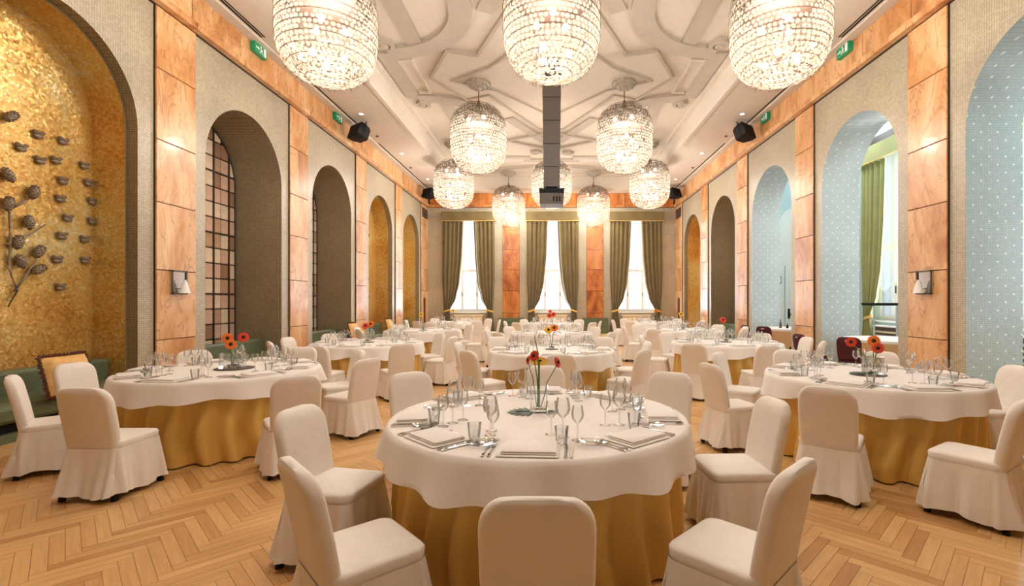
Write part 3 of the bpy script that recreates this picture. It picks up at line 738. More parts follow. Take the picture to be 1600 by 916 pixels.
# ================================================================ CHANDELIERS
CR, CH = 0.735, 1.74
def prof(t):      # t in -1..1 from bottom to top -> radius
    return CR*(1-abs(t)**3.4)**(1/2.2)
def build_chandelier_meshes():
    rr = random.Random(11); D = {}
    disc = MB()
    def put(c, nrm, r):
        nrm = Vector(nrm); nrm += Vector((rr.uniform(-.22,.22), rr.uniform(-.22,.22), rr.uniform(-.2,.2))); nrm.normalize()
        a = nrm.cross(Vector((0,0,1)))
        if a.length < 0.1: a = Vector((1,0,0))
        a.normalize(); b = nrm.cross(a); ph = rr.uniform(0, 1); c = Vector(c)
        disc.add([c + (a*cos(2*pi*k/7+ph)+b*sin(2*pi*k/7+ph))*r for k in range(7)], [tuple(range(7))])
    # walk down the profile at even steps
    P = [(prof(-1+2*i/400.0), (-1+2*i/400.0)*CH/2) for i in range(401)]
    s = 0; step = 0.074; nxt = 0.0; rows = []
    P2 = [(0.0, P[0][1])] + P
    acc = 0
    for i in range(1, len(P2)):
        d = sqrt((P2[i][0]-P2[i-1][0])**2+(P2[i][1]-P2[i-1][1])**2); k = 0
        while acc+d >= nxt:
            f = (nxt-acc)/d if d > 1e-9 else 0
            r = lerp(P2[i-1][0], P2[i][0], f); z = lerp(P2[i-1][1], P2[i][1], f)
            tr, tz = P2[i][0]-P2[i-1][0], P2[i][1]-P2[i-1][1]; rows.append((r, z, tz, -tr)); nxt += step
        acc += d
    hoops = MB()
    for ri, (r, z, nr, nz) in enumerate(rows):
        n = max(1, int(2*pi*r/0.076)); l = sqrt(nr*nr+nz*nz) or 1
        for k in range(n):
            if rr.random() < 0.06: continue
            a = 2*pi*(k+0.5*(ri % 2))/n + rr.uniform(-.01,.01)
            put((r*cos(a), r*sin(a), z+rr.uniform(-.008,.008)), (nr/l*cos(a), nr/l*sin(a), nz/l), rr.uniform(0.030, 0.037))
        if r > 0.25 and ri % 2 == 0:
            m = 40; R = r+0.012
            ring = []
            for k in range(m):
                a = 2*pi*k/m; ring.append([((R+0.005*cos(b))*cos(a), (R+0.005*cos(b))*sin(a), z+0.036+0.005*sin(b)) for b in (0, 2.09, 4.19)])
            ring.append(ring[0]); hoops.loft(ring, False, False)
    for k in range(90):      # needles round the lower rim
        a = 2*pi*k/90; t = rr.uniform(-0.98, -0.72); r = prof(t); z = t*CH/2
        d = Vector((cos(a)*0.7, sin(a)*0.7, -0.75)).normalized()*rr.uniform(0.03, 0.07)
        p = Vector((r*cos(a), r*sin(a), z)); hoops.tube([p, p+d], 0.0035, 3)
    D['discs'] = disc.mesh('crystal_discs', 'crystal'); D['hoops'] = hoops.mesh('wire_hoops', 'rod')
    top = CH/2
    D['rod'] = MB().tube([(0,0,top-0.08), (0,0,ZC-EYE-4.27-0.05)], 0.014, 8).mesh('suspension_rod', 'rod')
    D['finial'] = MB().lathe([(0.0, top+0.16), (0.045, top+0.12), (0.02, top+0.08), (0.06, top+0.05), (0.07, top-0.02)], 12).mesh('finial', 'rod', True)
    hc = ZC-EYE-4.27
    can = MB().lathe([(0.30, hc-0.001), (0.32, hc-0.05), (0.24, hc-0.13), (0.10, hc-0.20), (0.03, hc-0.26)], 24)
    D['canopy'] = can.mesh('canopy', 'plaster_band', True, 40)
    ros = MB()
    for ring_r, ring_z, cnt in ((0.31, hc-0.07, 20), (0.24, hc-0.14, 15), (0.14, hc-0.195, 9)):
        for k in range(cnt):
            a = 2*pi*k/cnt; ros.lathe([(0.0, -0.03), (0.04, 0), (0.0, 0.03)], 6, (ring_r*cos(a), ring_r*sin(a), ring_z))
    D['ros'] = ros.mesh('rosette', 'plaster_band', True)
    D['plate'] = MB().lathe([(0.02, 0.34), (0.30, 0.325), (0.54, 0.29), (0.54, 0.275), (0.30, 0.305), (0.02, 0.32)], 32).mesh('added_baffle', 'iron', True, 50)  # baffle added to keep lamp light off the ceiling
    D['bulb'] = MB().lathe([(0.0, -0.055), (0.04, -0.035), (0.052, 0), (0.04, 0.035), (0.02, 0.06), (0.0, 0.065)], 10).mesh('bulb', 'bulb', True)
    return D
CD = build_chandelier_meshes()
CPOS = [(-3.5, 7.6), (0, 7.45), (3.56, 7.6), (-1.93, 12.85), (1.92, 12.85), (-3.6, 17.9), (0, 17.9), (3.6, 17.9), (-1.94, 21.9), (1.88, 21.9), (-1.93, 2.4), (1.92, 2.4)]  # last pair hangs out of view, added to light the foreground
CWHERE = ['above the bench side tables', 'nearest the top of the projector column', 'above the blue arch side tables', 'in the pair flanking the projector column, bench side', 'in the pair flanking the projector column, arch side',
          'beyond the flanking pair, bench side', 'directly behind the projector', 'beyond the flanking pair, arch side', 'close to the window wall, bench side', 'close to the window wall, arch side', 'unseen, added to light the foreground, bench side', 'unseen, added to light the foreground, arch side']
for (x, y), wh in zip(CPOS, CWHERE):
    c = thing('chandelier', 'barrel crystal disc chandelier '+wh, 'chandelier', (x, y, EYE+4.27), 0, 'crystal barrel chandeliers')
    o = link('crystal_discs', CD['discs'], c); o['kind'] = 'stuff'
    link('wire_hoops', CD['hoops'], c); link('suspension_rod', CD['rod'], c); link('finial', CD['finial'], c)
    link('added_baffle', CD['plate'], c)
    k = link('canopy', CD['canopy'], c); link('rosette', CD['ros'], k)
    for i in range(9):
        a = 2*pi*i/3 + (i//3)*0.6; link('bulb', CD['bulb'], c, (0.26*cos(a), 0.26*sin(a), -0.5+0.5*(i//3)))
    l = bpy.data.lights.new('chandelier_lamp', 'POINT'); l.energy = CHAND_W; l.color = (1.0, 0.93, 0.85); l.shadow_soft_size = 0.18
    lo = bpy.data.objects.new('chandelier_lamp', l); COL.objects.link(lo); lo.parent = c; lo.location = (0, 0, -0.15)

# ================================================================ PROJECTOR, SPEAKERS, EXIT SIGNS
pj = thing('projector', 'grey projector hanging from a long dark square column', 'projector', (0.0, 11.8, 0))
def colm(z0, z1, wd): return MB().box(-wd, wd, -wd, wd, z0, z1)
zz = [EYE+2.72, EYE+3.2, EYE+3.75, EYE+4.3, EYE+4.85, EYE+5.4, ZC]
for a, b in zip(zz[:-1], zz[1:]): colm(a+0.006, b-0.006, 0.235-0.014*((ZC-a)/1.0)).build('column_section', 'dark', pj)
core = colm(EYE+2.7, ZC, 0.13).build('column_core', 'black', pj)
MB().box(-0.30, 0.30, -0.22, 0.22, EYE+2.62, EYE+2.68).build('bracket', 'black', pj)
for x in (-0.27, 0.27): MB().box(x-0.015, x+0.015, -0.2, 0.2, EYE+2.52, EYE+2.63).build('bracket_arm', 'black', pj)
bd = MB().loft([[(x, y, EYE+2.30) for x, y in rrect(0.28, 0.26, 0.04)], [(x, y, EYE+2.54) for x, y in rrect(0.29, 0.27, 0.04)], [(x, y, EYE+2.56) for x, y in rrect(0.27, 0.25, 0.04)]]).build('projector_body', 'dark', pj)
lens = MB().loft([[(-0.13+0.07*cos(2*pi*i/16)*k, yy, EYE+2.44+0.07*sin(2*pi*i/16)*k) for i in range(16)] for k, yy in ((1, 0.26), (1, 0.34), (0.75, 0.345))])
lens.build('lens', 'black', bd)
for x in (0.03, 0.10, 0.17): MB().box(x, x+0.04, -0.275, -0.262, EYE+2.36, EYE+2.48).build('vent', 'black', bd)
for sgn, side in ((-1, 'gold niche side'), (1, 'blue arch side')):
    for y, wh in ((13.9, 'near the exit sign'), (21.8, 'near the window wall')):
        s = thing('loudspeaker', 'black loudspeaker on the onyx frieze %s, %s' % (wh, side), 'speaker', (sgn*5.50, y, EYE+4.80))
        s.rotation_euler = (radians(-18), 0, sgn*radians(38)) 
        bx = MB().loft([[(x, -0.15, z) for x, z in rrect(0.30, 0.20, 0.03)], [(x, 0.0, z) for x, z in rrect(0.30, 0.20, 0.03)], [(x, 0.20, z) for x, z in rrect(0.20, 0.17, 0.03)]]).build('cabinet', 'black', s)
        MB().loft([[(x, -0.165, z) for x, z in rrect(0.27, 0.17, 0.03)], [(x, -0.15, z) for x, z in rrect(0.285, 0.185, 0.03)]]).build('grille', 'black', bx)
        MB().tube([(-0.27, -0.02, 0.19), (-0.27, -0.02, 0.27), (0.0, 0.08, 0.30), (0.27, -0.02, 0.27), (0.27, -0.02, 0.19)], 0.018, 6).build('bracket', 'black', s)
        MB().tube([(0, 0.08, 0.30), (0, 0.24, 0.30)], 0.02, 6).build('bracket_arm', 'black', s)
    for y, wh in ((9.75, 'farther from the windows'), (13.35, 'beside the loudspeaker')):
        e = thing('exit_sign', 'green emergency exit sign high on the frieze %s, %s' % (wh, side), 'exit sign', (sgn*5.86, y, EYE+5.02), -sgn*pi/2)
        bx = MB().box(-0.20, 0.20, -0.035, 0.06, -0.105, 0.105).build('box', 'exit', e)
        pic = MB()
        def flat(poly): pic.add([(x, -0.037, z) for x, z in poly], [tuple(range(len(poly)))])
        flat([(-0.17,-0.012),(-0.09,-0.012),(-0.09,-0.04),(-0.04,0.0),(-0.09,0.04),(-0.09,0.012),(-0.17,0.012)])
        flat([(0.09,-0.08),(0.17,-0.08),(0.17,0.08),(0.09,0.08)])
        flat([(0.0+0.022*cos(a*pi/4), 0.055+0.022*sin(a*pi/4)) for a in range(8)])
        flat([(-0.012,0.028),(0.022,0.03),(0.03,-0.02),(0.055,-0.07),(0.035,-0.075),(0.005,-0.03),(-0.03,-0.075),(-0.045,-0.06),(-0.012,-0.015)])
        flat([(0.0,0.025),(0.05,0.01),(0.06,-0.01),(0.05,-0.015),(0.0,0.005)])
        pic.build('pictogram', 'white', e)
    for y in (15.2, 18.8):
        MBx = MB().lathe([(0.05, 0), (0.05, -0.02), (0.03, -0.035)], 12)
        tag(link('smoke_detector', MBx.mesh('smoke_detector', 'dark'), None, (sgn*5.45, y, ZL)), 'small round smoke detector in the ceiling border, '+side, 'detector', 'smoke detectors '+side)
    # framed wall sconces on the second pilaster in view
    s = thing('wall_sconce', 'small framed mirror sconce with white shade on an onyx pilaster, '+side, 'sconce', (sgn*(W-0.045), PIL[3], EYE+0.29), -sgn*pi/2)
    MB().box(-0.16, 0.16, -0.03, -0.002, -0.19, 0.19).build('backplate', 'steel', s)
    for a in ((-0.16,-0.135,-0.19,0.19),(0.135,0.16,-0.19,0.19),(-0.16,0.16,0.165,0.19),(-0.16,0.16,-0.19,-0.165)):
        MB().box(a[0], a[1], -0.045, -0.03, a[2], a[3]).build('frame', 'dark', s)
    MB().loft([[(0.09*cos(2*pi*i/14), -0.12+0.07*sin(2*pi*i/14), -0.17) for i in range(14)], [(0.02*cos(2*pi*i/14), -0.12+0.02*sin(2*pi*i/14), 0.04) for i in range(14)]]).build('shade', 'white', s)
    MB().tube([(0, -0.03, -0.1), (0, -0.12, -0.08)], 0.01, 6).build('arm', 'steel', s)
    # dark return-air grilles high on the corner pilasters
    g = thing('air_grille', 'dark ventilation grille high on the corner pilaster, '+side, 'grille', (sgn*(W-0.045), 22.8, EYE+4.1), -sgn*pi/2)
    MB().box(-0.45, 0.45, -0.02, -0.001, -0.22, 0.22).build('backing', 'dark', g)
    for k in range(5): MB().box(-0.43, 0.43, -0.035, -0.02, -0.19+k*0.085, -0.15+k*0.085).build('slat', 'iron', g)
    b = thing('dark_opening_panel', 'narrow dark panel standing for a small opening in the corner pilaster, '+side, 'panel', (sgn*(W-0.045), 22.75, 1.2), -sgn*pi/2)  # darkness of a small opening, painted as a flat panel
    MB().box(-0.13, 0.13, -0.02, -0.001, -0.75, 0.48).build('panel', 'iron', b); MB().box(-0.10, 0.10, -0.03, -0.02, -0.7, 0.43).build('inset', 'fringe', b)

# ================================================================ RELIEF ON THE GOLD NICHES
def cup_mesh():
    mb = MB()
    for i in range(5):
        a = -0.9+0.45*i; x = 0.050*sin(a)*1.2; z = 0.0+0.04*abs(a)
        mb.loft([[(x+0.032*cos(2*pi*k/8), -0.03+0.025*sin(2*pi*k/8), z-0.02) for k in range(8)], [(x*1.3+0.045*cos(2*pi*k/8), -0.05+0.035*sin(2*pi*k/8), z+0.03) for k in range(8)], [(x*1.45+0.02*cos(2*pi*k/8), -0.045+0.015*sin(2*pi*k/8), z+0.055) for k in range(8)]])
    mb.loft([[(r*cos(2*pi*k/10), -0.04+0.4*r*sin(2*pi*k/10), z) for k in range(10)] for r, z in ((0.04, -0.055), (0.085, -0.03), (0.09, 0.0), (0.06, 0.015))]); return mb.mesh('leaf_cup', 'bronze', True, 50)
def cone_mesh():
    mb = MB(); mb.lathe([(0.015, -0.13), (0.055, -0.07), (0.068, 0.0), (0.05, 0.07), (0.015, 0.12)], 10, (0, -0.06, 0))
    for j in range(6):
        z = -0.09+0.036*j; r = 0.062*sqrt(max(0.1, 1-(z/0.13)**2))
        for k in range(8):
            a = 2*pi*(k+0.5*(j%2))/8; mb.lathe([(0.0, -0.012), (0.017, 0), (0.0, 0.016)], 5, (r*cos(a), -0.06+r*sin(a), z))
    return mb.mesh('pine_cone', 'bronze', True, 60)
cupm, conem = cup_mesh(), cone_mesh()
def lscale(k, *a): o = link(*a); o.scale = (k, k, k); return o
xg = -(W+0.62)
def px_to_gold(px, py): y = FPX*abs(xg)/(862-px); return y, EYE+(470-py)*y/FPX
for (px, py) in ((57,212),(96,222),(85,252),(129,260),(96,284),(136,287),(92,312),(142,316),(103,342),(142,347),(94,370),(130,375),(87,407),(131,408),(92,450),(30,232),(60,252)):
    y, z = px_to_gold(px, py)
    tag(lscale(0.72, 'leaf_cup', cupm, None, (xg, y, z), pi/2), 'grey bronze leaf cluster on the gold mosaic behind the green bench', 'ornament', 'leaf clusters on the near gold niche')
for (px, py, r) in ((45,300,0.2),(37,347,-0.1),(53,393,0.5),(24,408,-0.4),(53,421,1.0),(4,273,-0.6),(5,318,0.2),(9,182,0.8),(20,378,0.2)):
    y, z = px_to_gold(px, py)
    o = tag(lscale(0.78, 'pine_cone', conem, None, (xg+0.02, y, z)), 'bronze pine cone on the gold mosaic behind the green bench', 'ornament', 'pine cones on the near gold niche')
    o.rotation_euler = (0, r, pi/2)
for i, pts in enumerate(([(10,330),(12,370),(10,420),(22,455),(8,480)], [(5,382),(30,375),(68,350)], [(15,325),(35,315),(47,303)], [(18,455),(40,425),(53,405)])):
    P = []
    for (px, py) in pts: y, z = px_to_gold(px, py); P.append((xg+0.035, y, z))
    tag(MB().tube(P, [0.014]*(len(P)-1)+[0.007], 7).build('relief_branch', 'bronze', None, True), 'thin bronze branch on the gold mosaic behind the green bench', 'ornament', 'branches on the near gold niche')
for sgn, c, where in ((-1, BC[5], 'next to the brown niche'), (-1, BC[6], 'next to the corner, bench side'), (1, BC[6], 'next to the corner, arch side')):
    rr = random.Random(int(c))
    for i in range(16):
        y = c + (0.3 if sgn < 0 else -0.35)*(1 if i % 2 else -1) + rr.uniform(-.12,.12); z = 1.5+0.16*i
        tag(lscale(0.72, 'leaf_cup', cupm, None, (sgn*(W+0.62), y, z), -sgn*pi/2), 'small bronze leaf cluster on the gold niche '+where, 'ornament', 'leaf clusters on the gold niche '+where)

# ================================================================ BENCHES AND PILLOWS
def bench(loc, rz, hl, label):
    t = thing('bench', label, 'bench', loc, rz, 'green leather wall benches')
    MB().box(-hl+0.05, hl-0.05, -0.10, 0.35, 0.0, 0.10).build('plinth', 'green', t)
    MB().box(-hl+0.04, hl-0.04, -0.04, 0.35, 0.10, 0.22).build('base', 'black', t)
    se = MB(); prof_ = [(0.40, 0.22), (-0.12, 0.22), (-0.16, 0.26), (-0.16, 0.37), (-0.12, 0.41), (0.0, 0.43), (0.42, 0.43)]
    se.loft([[(x, y, z) for y, z in prof_] for x in (-hl, hl)]); se.build('seat', 'green', t)
    bk = MB(); pr = [(0.42, 0.42), (0.40, 0.68), (0.43, 0.72), (0.54, 0.72), (0.56, 0.42)]
    bk.loft([[(x, y, z) for y, z in pr] for x in (-hl, hl)]); bk.build('backrest', 'green', t)
    return t
bench((-W+0.02+0.0, BC[2], 0), pi/2, 1.15, 'green leather bench in the near gold niche with pine cones')
names = {3: 'in the brown alabaster niche beside the near gold niche', 4: 'in the second brown alabaster niche', 5: 'in the gold niche next to the brown niche', 6: 'in the last gold niche by the corner'}
for i in (3, 4, 5, 6): bench((-W+0.02, BC[i], 0), pi/2, 1.12, 'green leather bench '+names[i])
for xc, nm in ((-1.95, 'bench side'), (2.08, 'arch side')):
    t = thing('bench', 'short green leather bench below the window wall pilaster, '+nm, 'bench', (xc, YB-0.48, 0), 0, 'green leather wall benches')
    MB().box(-0.6, 0.6, 0.0, 0.42, 0.0, 0.36).build('base', 'green', t); MB().box(-0.62, 0.62, -0.02, 0.42, 0.36, 0.44).build('seat', 'green', t); MB().box(-0.62, 0.62, 0.33, 0.42, 0.44, 0.72).build('backrest', 'green', t)
bench((W-0.02, BC[5], 0), -pi/2, 1.12, 'green leather bench in the brown niche on the blue arch side')
def pillow(loc, rz, tilt, label, hw=0.27):
    t = thing('pillow', label, 'pillow', loc, rz, 'yellow fringed pillows'); t.rotation_euler = (tilt, 0, rz)
    n = 12; vs = []; fs = []
    for s in (-1, 1):
        for i in range(n+1):
            for j in range(n+1):
                u, v = -1+2*i/n, -1+2*j/n
                d = 0.085*((1-u**4)*(1-v**4))**0.5; k = 1-0.06*(1-abs(u*v))*(abs(u)**4+abs(v)**4)/2
                vs.append((u*hw*k, s*d, hw*0.85+v*hw*0.85*k))
    m = (n+1)**2
    for s in (0, 1):
        for i in range(n):
            for j in range(n):
                a = s*m+i*(n+1)+j; fs.append((a, a+1, a+n+2, a+n+1) if s else (a, a+n+1, a+n+2, a+1))
    MB().add(vs, fs).build('cushion', 'pillow', t, True)
    fr = MB(); rr = random.Random(2)
    for e in range(4):
        for k in range(26):
            u = -1+2*k/25; p = ((u, -1), (1, u), (u, 1), (-1, u))[e]; c = Vector((p[0]*hw, 0, hw*0.85+p[1]*hw*0.85)); d = ((0,-1),(1,0),(0,1),(-1,0))[e]
            fr.tube([c, c+Vector((d[0]*0.035, rr.uniform(-.02,.02), d[1]*0.035))], [0.014, 0.008], 5)
    fr.build('fringe', 'fringe', t); return t
pillow((-5.72, 5.82, 0.45), pi/2, radians(-16), 'yellow pillow with dark red fringe on the bench in the pine cone niche')
pillow((-5.72, BC[4]+0.85, 0.45), pi/2, radians(-16), 'yellow fringed pillow on the bench of the second brown alabaster niche')
pillow((-5.72, BC[5]+0.2, 0.45), pi/2, radians(-16), 'yellow fringed pillow on the bench in the gold niche next to the brown niche')

# ================================================================ TABLES, CHAIRS, TABLEWARE
TH = 0.80; TR = 0.96
ROWN = {'L': 'bench-side', 'C': 'centre-row', 'R': 'arch-side'}
ORD = {1: 'first', 2: 'second', 3: 'third', 4: 'fourth'}
def seat_dir(a):
    a = (a+360) % 360; i = int((a+22.5)//45) % 8
    return ('facing the benches', 'backing windows, facing benches', 'backing the windows', 'backing windows, facing arches', 'facing the arches', 'facing windows and arches', 'facing the windows', 'facing windows and benches')[i]
TABLES = {'T1': (-0.085, 3.22, 'C', 4), 'T2': (-3.60, 5.35, 'L', 4), 'T3': (3.20, 4.92, 'R', 4), 'T4': (0.0, 7.5, 'C', 3),
          'T5': (-3.29, 8.72, 'L', 3), 'T6': (3.15, 8.80, 'R', 3), 'T7': (-3.25, 12.3, 'L', 2), 'T8': (0.0, 11.4, 'C', 2),
          'T9': (3.40, 12.6, 'R', 2), 'T10': (-3.40, 17.0, 'L', 1), 'T11': (0.0, 16.0, 'C', 1), 'T12': (3.65, 16.8, 'R', 1)}
def tphrase(k): x, y, r, n = TABLES[k]; return '%s table %s from windows' % (ROWN[r], ORD[n])
def white_cloth_mesh(seed, R=TR, drop=0.195, waves=15):
    rr = random.Random(seed); n = 192; ph = [rr.uniform(0, 6.28) for _ in range(5)]
    def wav(a): return 0.6*sin(waves*a+ph[0]+0.8*sin(2*a+ph[1])) + 0.4*sin((waves//2)*a+ph[2])
    rings = []
    for r in (0.02, 0.3, 0.6, R-0.03): rings.append([(r*cos(2*pi*j/n), r*sin(2*pi*j/n), TH) for j in range(n)])
    for k in range(9):
        t = k/8; ring = []
        for j in range(n):
            a = 2*pi*j/n; wv = wav(a)
            r = R + 0.0 + 0.035*t + 0.034*wv*t
            if k == 0: r = R-0.008
            z = TH - 0.004 - (drop + 0.028*sin(4*a+ph[3]) + 0.012*wv)*t
            ring.append((r*cos(a), r*sin(a), z))
        rings.append(ring)
    rings.append([(x*0.995, y*0.995, z-0.002) for x, y, z in rings[-1]])
    rings.append([(x*0.992, y*0.992, z+0.02) for x, y, z in rings[-1]])
    return MB().loft(rings, True, False).mesh('tablecloth', 'linen', True, 70)
def gold_cloth_mesh(seed, R=TR-0.06, waves=24):
    rr = random.Random(seed); n = 228; ph = [rr.uniform(0, 6.28) for _ in range(5)]
    def wav(a): 
        s = 0.7*sin(waves*a+ph[0]+1.1*sin(2*a+ph[1])) + 0.3*sin((waves//2+2)*a+ph[2]); return (abs(s)**0.7)*(1 if s > 0 else -1)
    rings = [[(r*cos(2*pi*j/n), r*sin(2*pi*j/n), TH-0.006) for j in range(n)] for r in (0.02, R-0.02)]
    for k in range(12):
        t = k/11; ring = []
        for j in range(n):
            a = 2*pi*j/n; wv = wav(a+0.05*sin(5*t+a))
            r = R-0.01 - 0.02*t + 0.060*wv*min(1, t*1.6); 
            if t > 0.93: r += 0.012*sin(7*a+ph[3])
            ring.append((r*cos(a), r*sin(a), TH-0.008-(TH-0.022)*t))
        rings.append(ring)
    return MB().loft(rings, True, False).mesh('undercloth', 'goldcloth', True, 70)
WCM = [white_cloth_mesh(s) for s in (3, 8, 14)]; GCM = [gold_cloth_mesh(s) for s in (5, 9, 21)]
ttop = MB().lathe([(0.90, TH-0.045), (0.905, TH-0.03), (0.90, TH-0.012)], 48).mesh('table_top', 'oak_joint')
tped = MB().lathe([(0.30, 0.0), (0.30, 0.03), (0.06, 0.08), (0.05, 0.6), (0.22, TH-0.045)], 16).mesh('pedestal', 'black', True, 40)
for i, k in enumerate(TABLES):
    x, y, r, n = TABLES[k]; ph = tphrase(k)
    t = thing('banquet_table', 'round banquet table under cloths, '+ph, 'table', (x, y, 0), 0, 'round banquet tables')
    link('table_top', ttop, t); link('pedestal', tped, t)
    tag(link('undercloth', GCM[i % 3], None, (x, y, 0), 0.7*i), 'floor-length golden undercloth on the '+ph, 'tablecloth', 'golden underclothes')
    tag(link('tablecloth', WCM[i % 3], None, (x, y, 0), 0.4*i), 'white round top cloth on the '+ph, 'tablecloth', 'white top cloths')

# ---- covered chair
SZ, HC = 0.455, 0.885
def chair_meshes(seed):
    rr = random.Random(seed); D = {}
    # backrest: loft of rounded slices, top corners rounded, leaning back (faces +y)
    rings = []; hw0 = 0.205
    zs = [0.36, 0.42, 0.5, 0.58, 0.66, 0.72, 0.76, 0.79, 0.815, 0.835, 0.853, 0.868, 0.878, 0.885]
    for z in zs:
        if z > 0.75:
            k = (z-0.75)/(HC-0.75); hw = hw0 - 0.105*(1-sqrt(max(0, 1-k**2.2)))
        else: hw = hw0 - 0.012*max(0, (0.55-z))/0.2
        if z == HC: hw = hw0-0.115
        th = 0.036*(1-0.5*max(0, (z-0.83)/0.055)**2)
        yc = -0.195 - 0.10*((z-0.36)/0.52)**1.15
        ring = []
        for (x, yy) in rrect(hw, max(0.006, th), min(0.03, max(0.005, th*0.9)), 4):
            curve = 0.022*(x/hw0)**2
            ring.append((x, yc+yy+curve, z))
        rings.append(ring)
    D['backrest'] = MB().loft(rings).mesh('backrest', 'cover', True, 75)
    # seat
    rings = []
    for z, g in ((SZ-0.075, -0.004), (SZ-0.05, 0.0), (SZ-0.015, 0.002), (SZ-0.004, -0.006), (SZ, -0.025)):
        rings.append([(x, y, z) for x, y in rrect(0.212+g, 0.215+g, 0.06, 6, 0, 0.0)])
    rings.append([(x*0.6, y*0.6, SZ+0.012) for x, y in rrect(0.2, 0.2, 0.06, 6)])
    D['seat'] = MB().loft(rings).mesh('seat', 'cover', True, 75)
    # skirt with corner pleats
    base = []
    n = 40
    cor = [(0.214, 0.214), (-0.214, 0.214), (-0.208, -0.222), (0.208, -0.222)]
    ph = [rr.uniform(0, 6.28) for _ in range(6)]
    rings = []
    for i in range(11):
        t = i/10; z = lerp(SZ-0.055, 0.048, t); ring = []
        for c in range(4):
            a, b = Vector(cor[c]), Vector(cor[(c+1) % 4]); ed = (b-a); nr = Vector((ed.y, -ed.x)).normalized()
            for j in range(n):
                u = j/n; p = a+ed*u
                rc_ = 0.06; dd = cu_ = min(u, 1-u)*ed.length
                rd_ = (rc_-sqrt(max(0, rc_*rc_-(rc_-dd)**2)))*(1-t)**1.5 if dd < rc_ else 0.0
                fl_ = 0.004 - rd_ + 0.035*t + (0.035 if c == 2 else 0.0)*t*t
                fold = 0.017*t*sin(2*pi*(1.5+0.5*(c % 2))*u+ph[c]) + 0.008*t*sin(2*pi*4*u+ph[4]+c)
                cu = min(u, 1-u); pl_ = -0.045*t*max(0, 1-cu/0.045) + 0.018*t*max(0, 1-abs(cu-0.075)/0.05)
                # corner flare so neighbouring sides meet
                q_ = p + nr*(fl_+fold*min(1, cu*6)+pl_)
                cn = Vector((p.x, p.y)).normalized(); q_ += cn*0.03*t*max(0, 1-cu/0.12)
                zz_ = z + (0.012*sin(2*pi*u+ph[5]+c) if i == 10 else 0)
                ring.append((q_.x, q_.y, max(0.012, zz_)))
        rings.append(ring)
    D['skirt'] = MB().loft(rings, False, False).mesh('skirt', 'cover', True, 60)
    return D
CHM = [chair_meshes(s) for s in (1, 2)]
def leg_mesh(sx, sy): return MB().loft([[(sx*1.24+x, sy*1.24+y, 0.0) for x, y in rrect(0.019, 0.019, 0.006, 2)], [(sx+x, sy+y, 0.38) for x, y in rrect(0.016, 0.016, 0.006, 2)]]).mesh('leg', 'black')
LEGS = [leg_mesh(sx, sy) for sx, sy in ((0.168, 0.165), (-0.168, 0.165), (0.165, -0.188), (-0.165, -0.188))]
def chair(bx, by, fx, fy, label, group, v=0):
    """bx,by = centre of the top of the backrest; fx,fy = facing"""
    d = Vector((fx, fy)).normalized(); x, y = bx+d.x*0.27, by+d.y*0.27
    rz = atan2(d.y, d.x)-pi/2
    t = thing('banquet_chair', label, 'chair', (x, y, 0), rz, group); D = CHM[v % 2]
    link('backrest', D['backrest'], t); link('seat', D['seat'], t); link('skirt', D['skirt'], t)
    for lm in LEGS: link('leg', lm, t)
    return t
CH_ = {
 'T1': [(-0.05,1.66,0,1), (-1.05,2.01,.74,.68), (1.0,2.0,-.7,.7), (-1.52,3.04,.97,-.2), (1.5,3.3,-1,-.05), (-1.31,4.5,.6,-.8), (1.1,4.5,-.5,-.87), (-0.07,4.94,0,-1)],
 'T2': [(-4.78,4.32,.75,.66), (-3.58,3.72,0,1), (-5.06,5.2,1,-.1), (-2.25,4.3,-.6,.8), (-2.12,5.6,-.9,.4), (-2.6,6.55,-.75,-.6), (-3.55,6.95,0,-1), (-4.78,6.5,.7,-.7)],
 'T3': [(2.12,3.75,.6,.8), (3.2,3.3,-.55,.83), (4.75,4.95,-1,0), (1.68,5.15,.95,.25), (2.15,6.25,.8,-.6), (3.2,6.6,0,-1), (4.3,6.35,-.7,-.7)],
 'T4': [(0.1,6.1,0,1), (-1.02,6.55,.75,.66), (-1.5,7.8,1,-.05), (1.2,6.7,-.8,.6), (1.55,7.9,-1,0), (0.95,8.9,-.5,-.87), (-1.0,8.95,.5,-.87), (0.0,9.1,0,-1)],
 'T5': [(-3.5,7.25,.1,1), (-4.8,8.85,1,-.05), (-4.55,7.95,.8,.6), (-2.35,7.6,-.6,.8), (-1.95,9.0,-.95,.2), (-2.3,10.0,-.75,-.65), (-4.45,9.8,.7,-.7), (-3.3,10.3,0,-1)],
 'T6': [(2.2,7.55,.5,.87), (3.25,7.3,-.1,1), (4.45,8.0,-.8,.6), (4.65,8.9,-1,0), (1.85,9.3,.95,-.3), (2.4,10.2,.5,-.85), (3.3,10.35,0,-1), (4.3,9.95,-.7,-.7)]}
for k in ('T7', 'T8', 'T9', 'T10', 'T11', 'T12'):
    x, y, r, n = TABLES[k]; rr = random.Random(k); Ls = []
    for i in range(8):
        a = radians(45*i - 90 + rr.uniform(-8, 8)); R_ = 1.55+rr.uniform(-.05, .12)
        tw = rr.uniform(-.2, .2); f = a+pi+tw; Ls.append((x+R_*cos(a), y+R_*sin(a), cos(f), sin(f)))
    CH_[k] = Ls
cnt = 0
for k in CH_:
    for c in CH_[k]:
        tx, ty = TABLES[k][:2]; rel = Vector((c[0]-tx, c[1]-ty)); fd = Vector((c[2], c[3])).normalized()
        sc_ = Vector((c[0], c[1]))+fd*0.27-Vector((tx, ty))
        if sc_.length < 1.25: m_ = sc_.normalized()*(1.25-sc_.length); c = (c[0]+m_.x, c[1]+m_.y, c[2], c[3])
        chair(*c, 'white covered chair '+seat_dir(math.degrees(atan2(-fd.y, -fd.x)))+', '+tphrase(k), 'covered chairs at the '+tphrase(k), cnt); cnt += 1

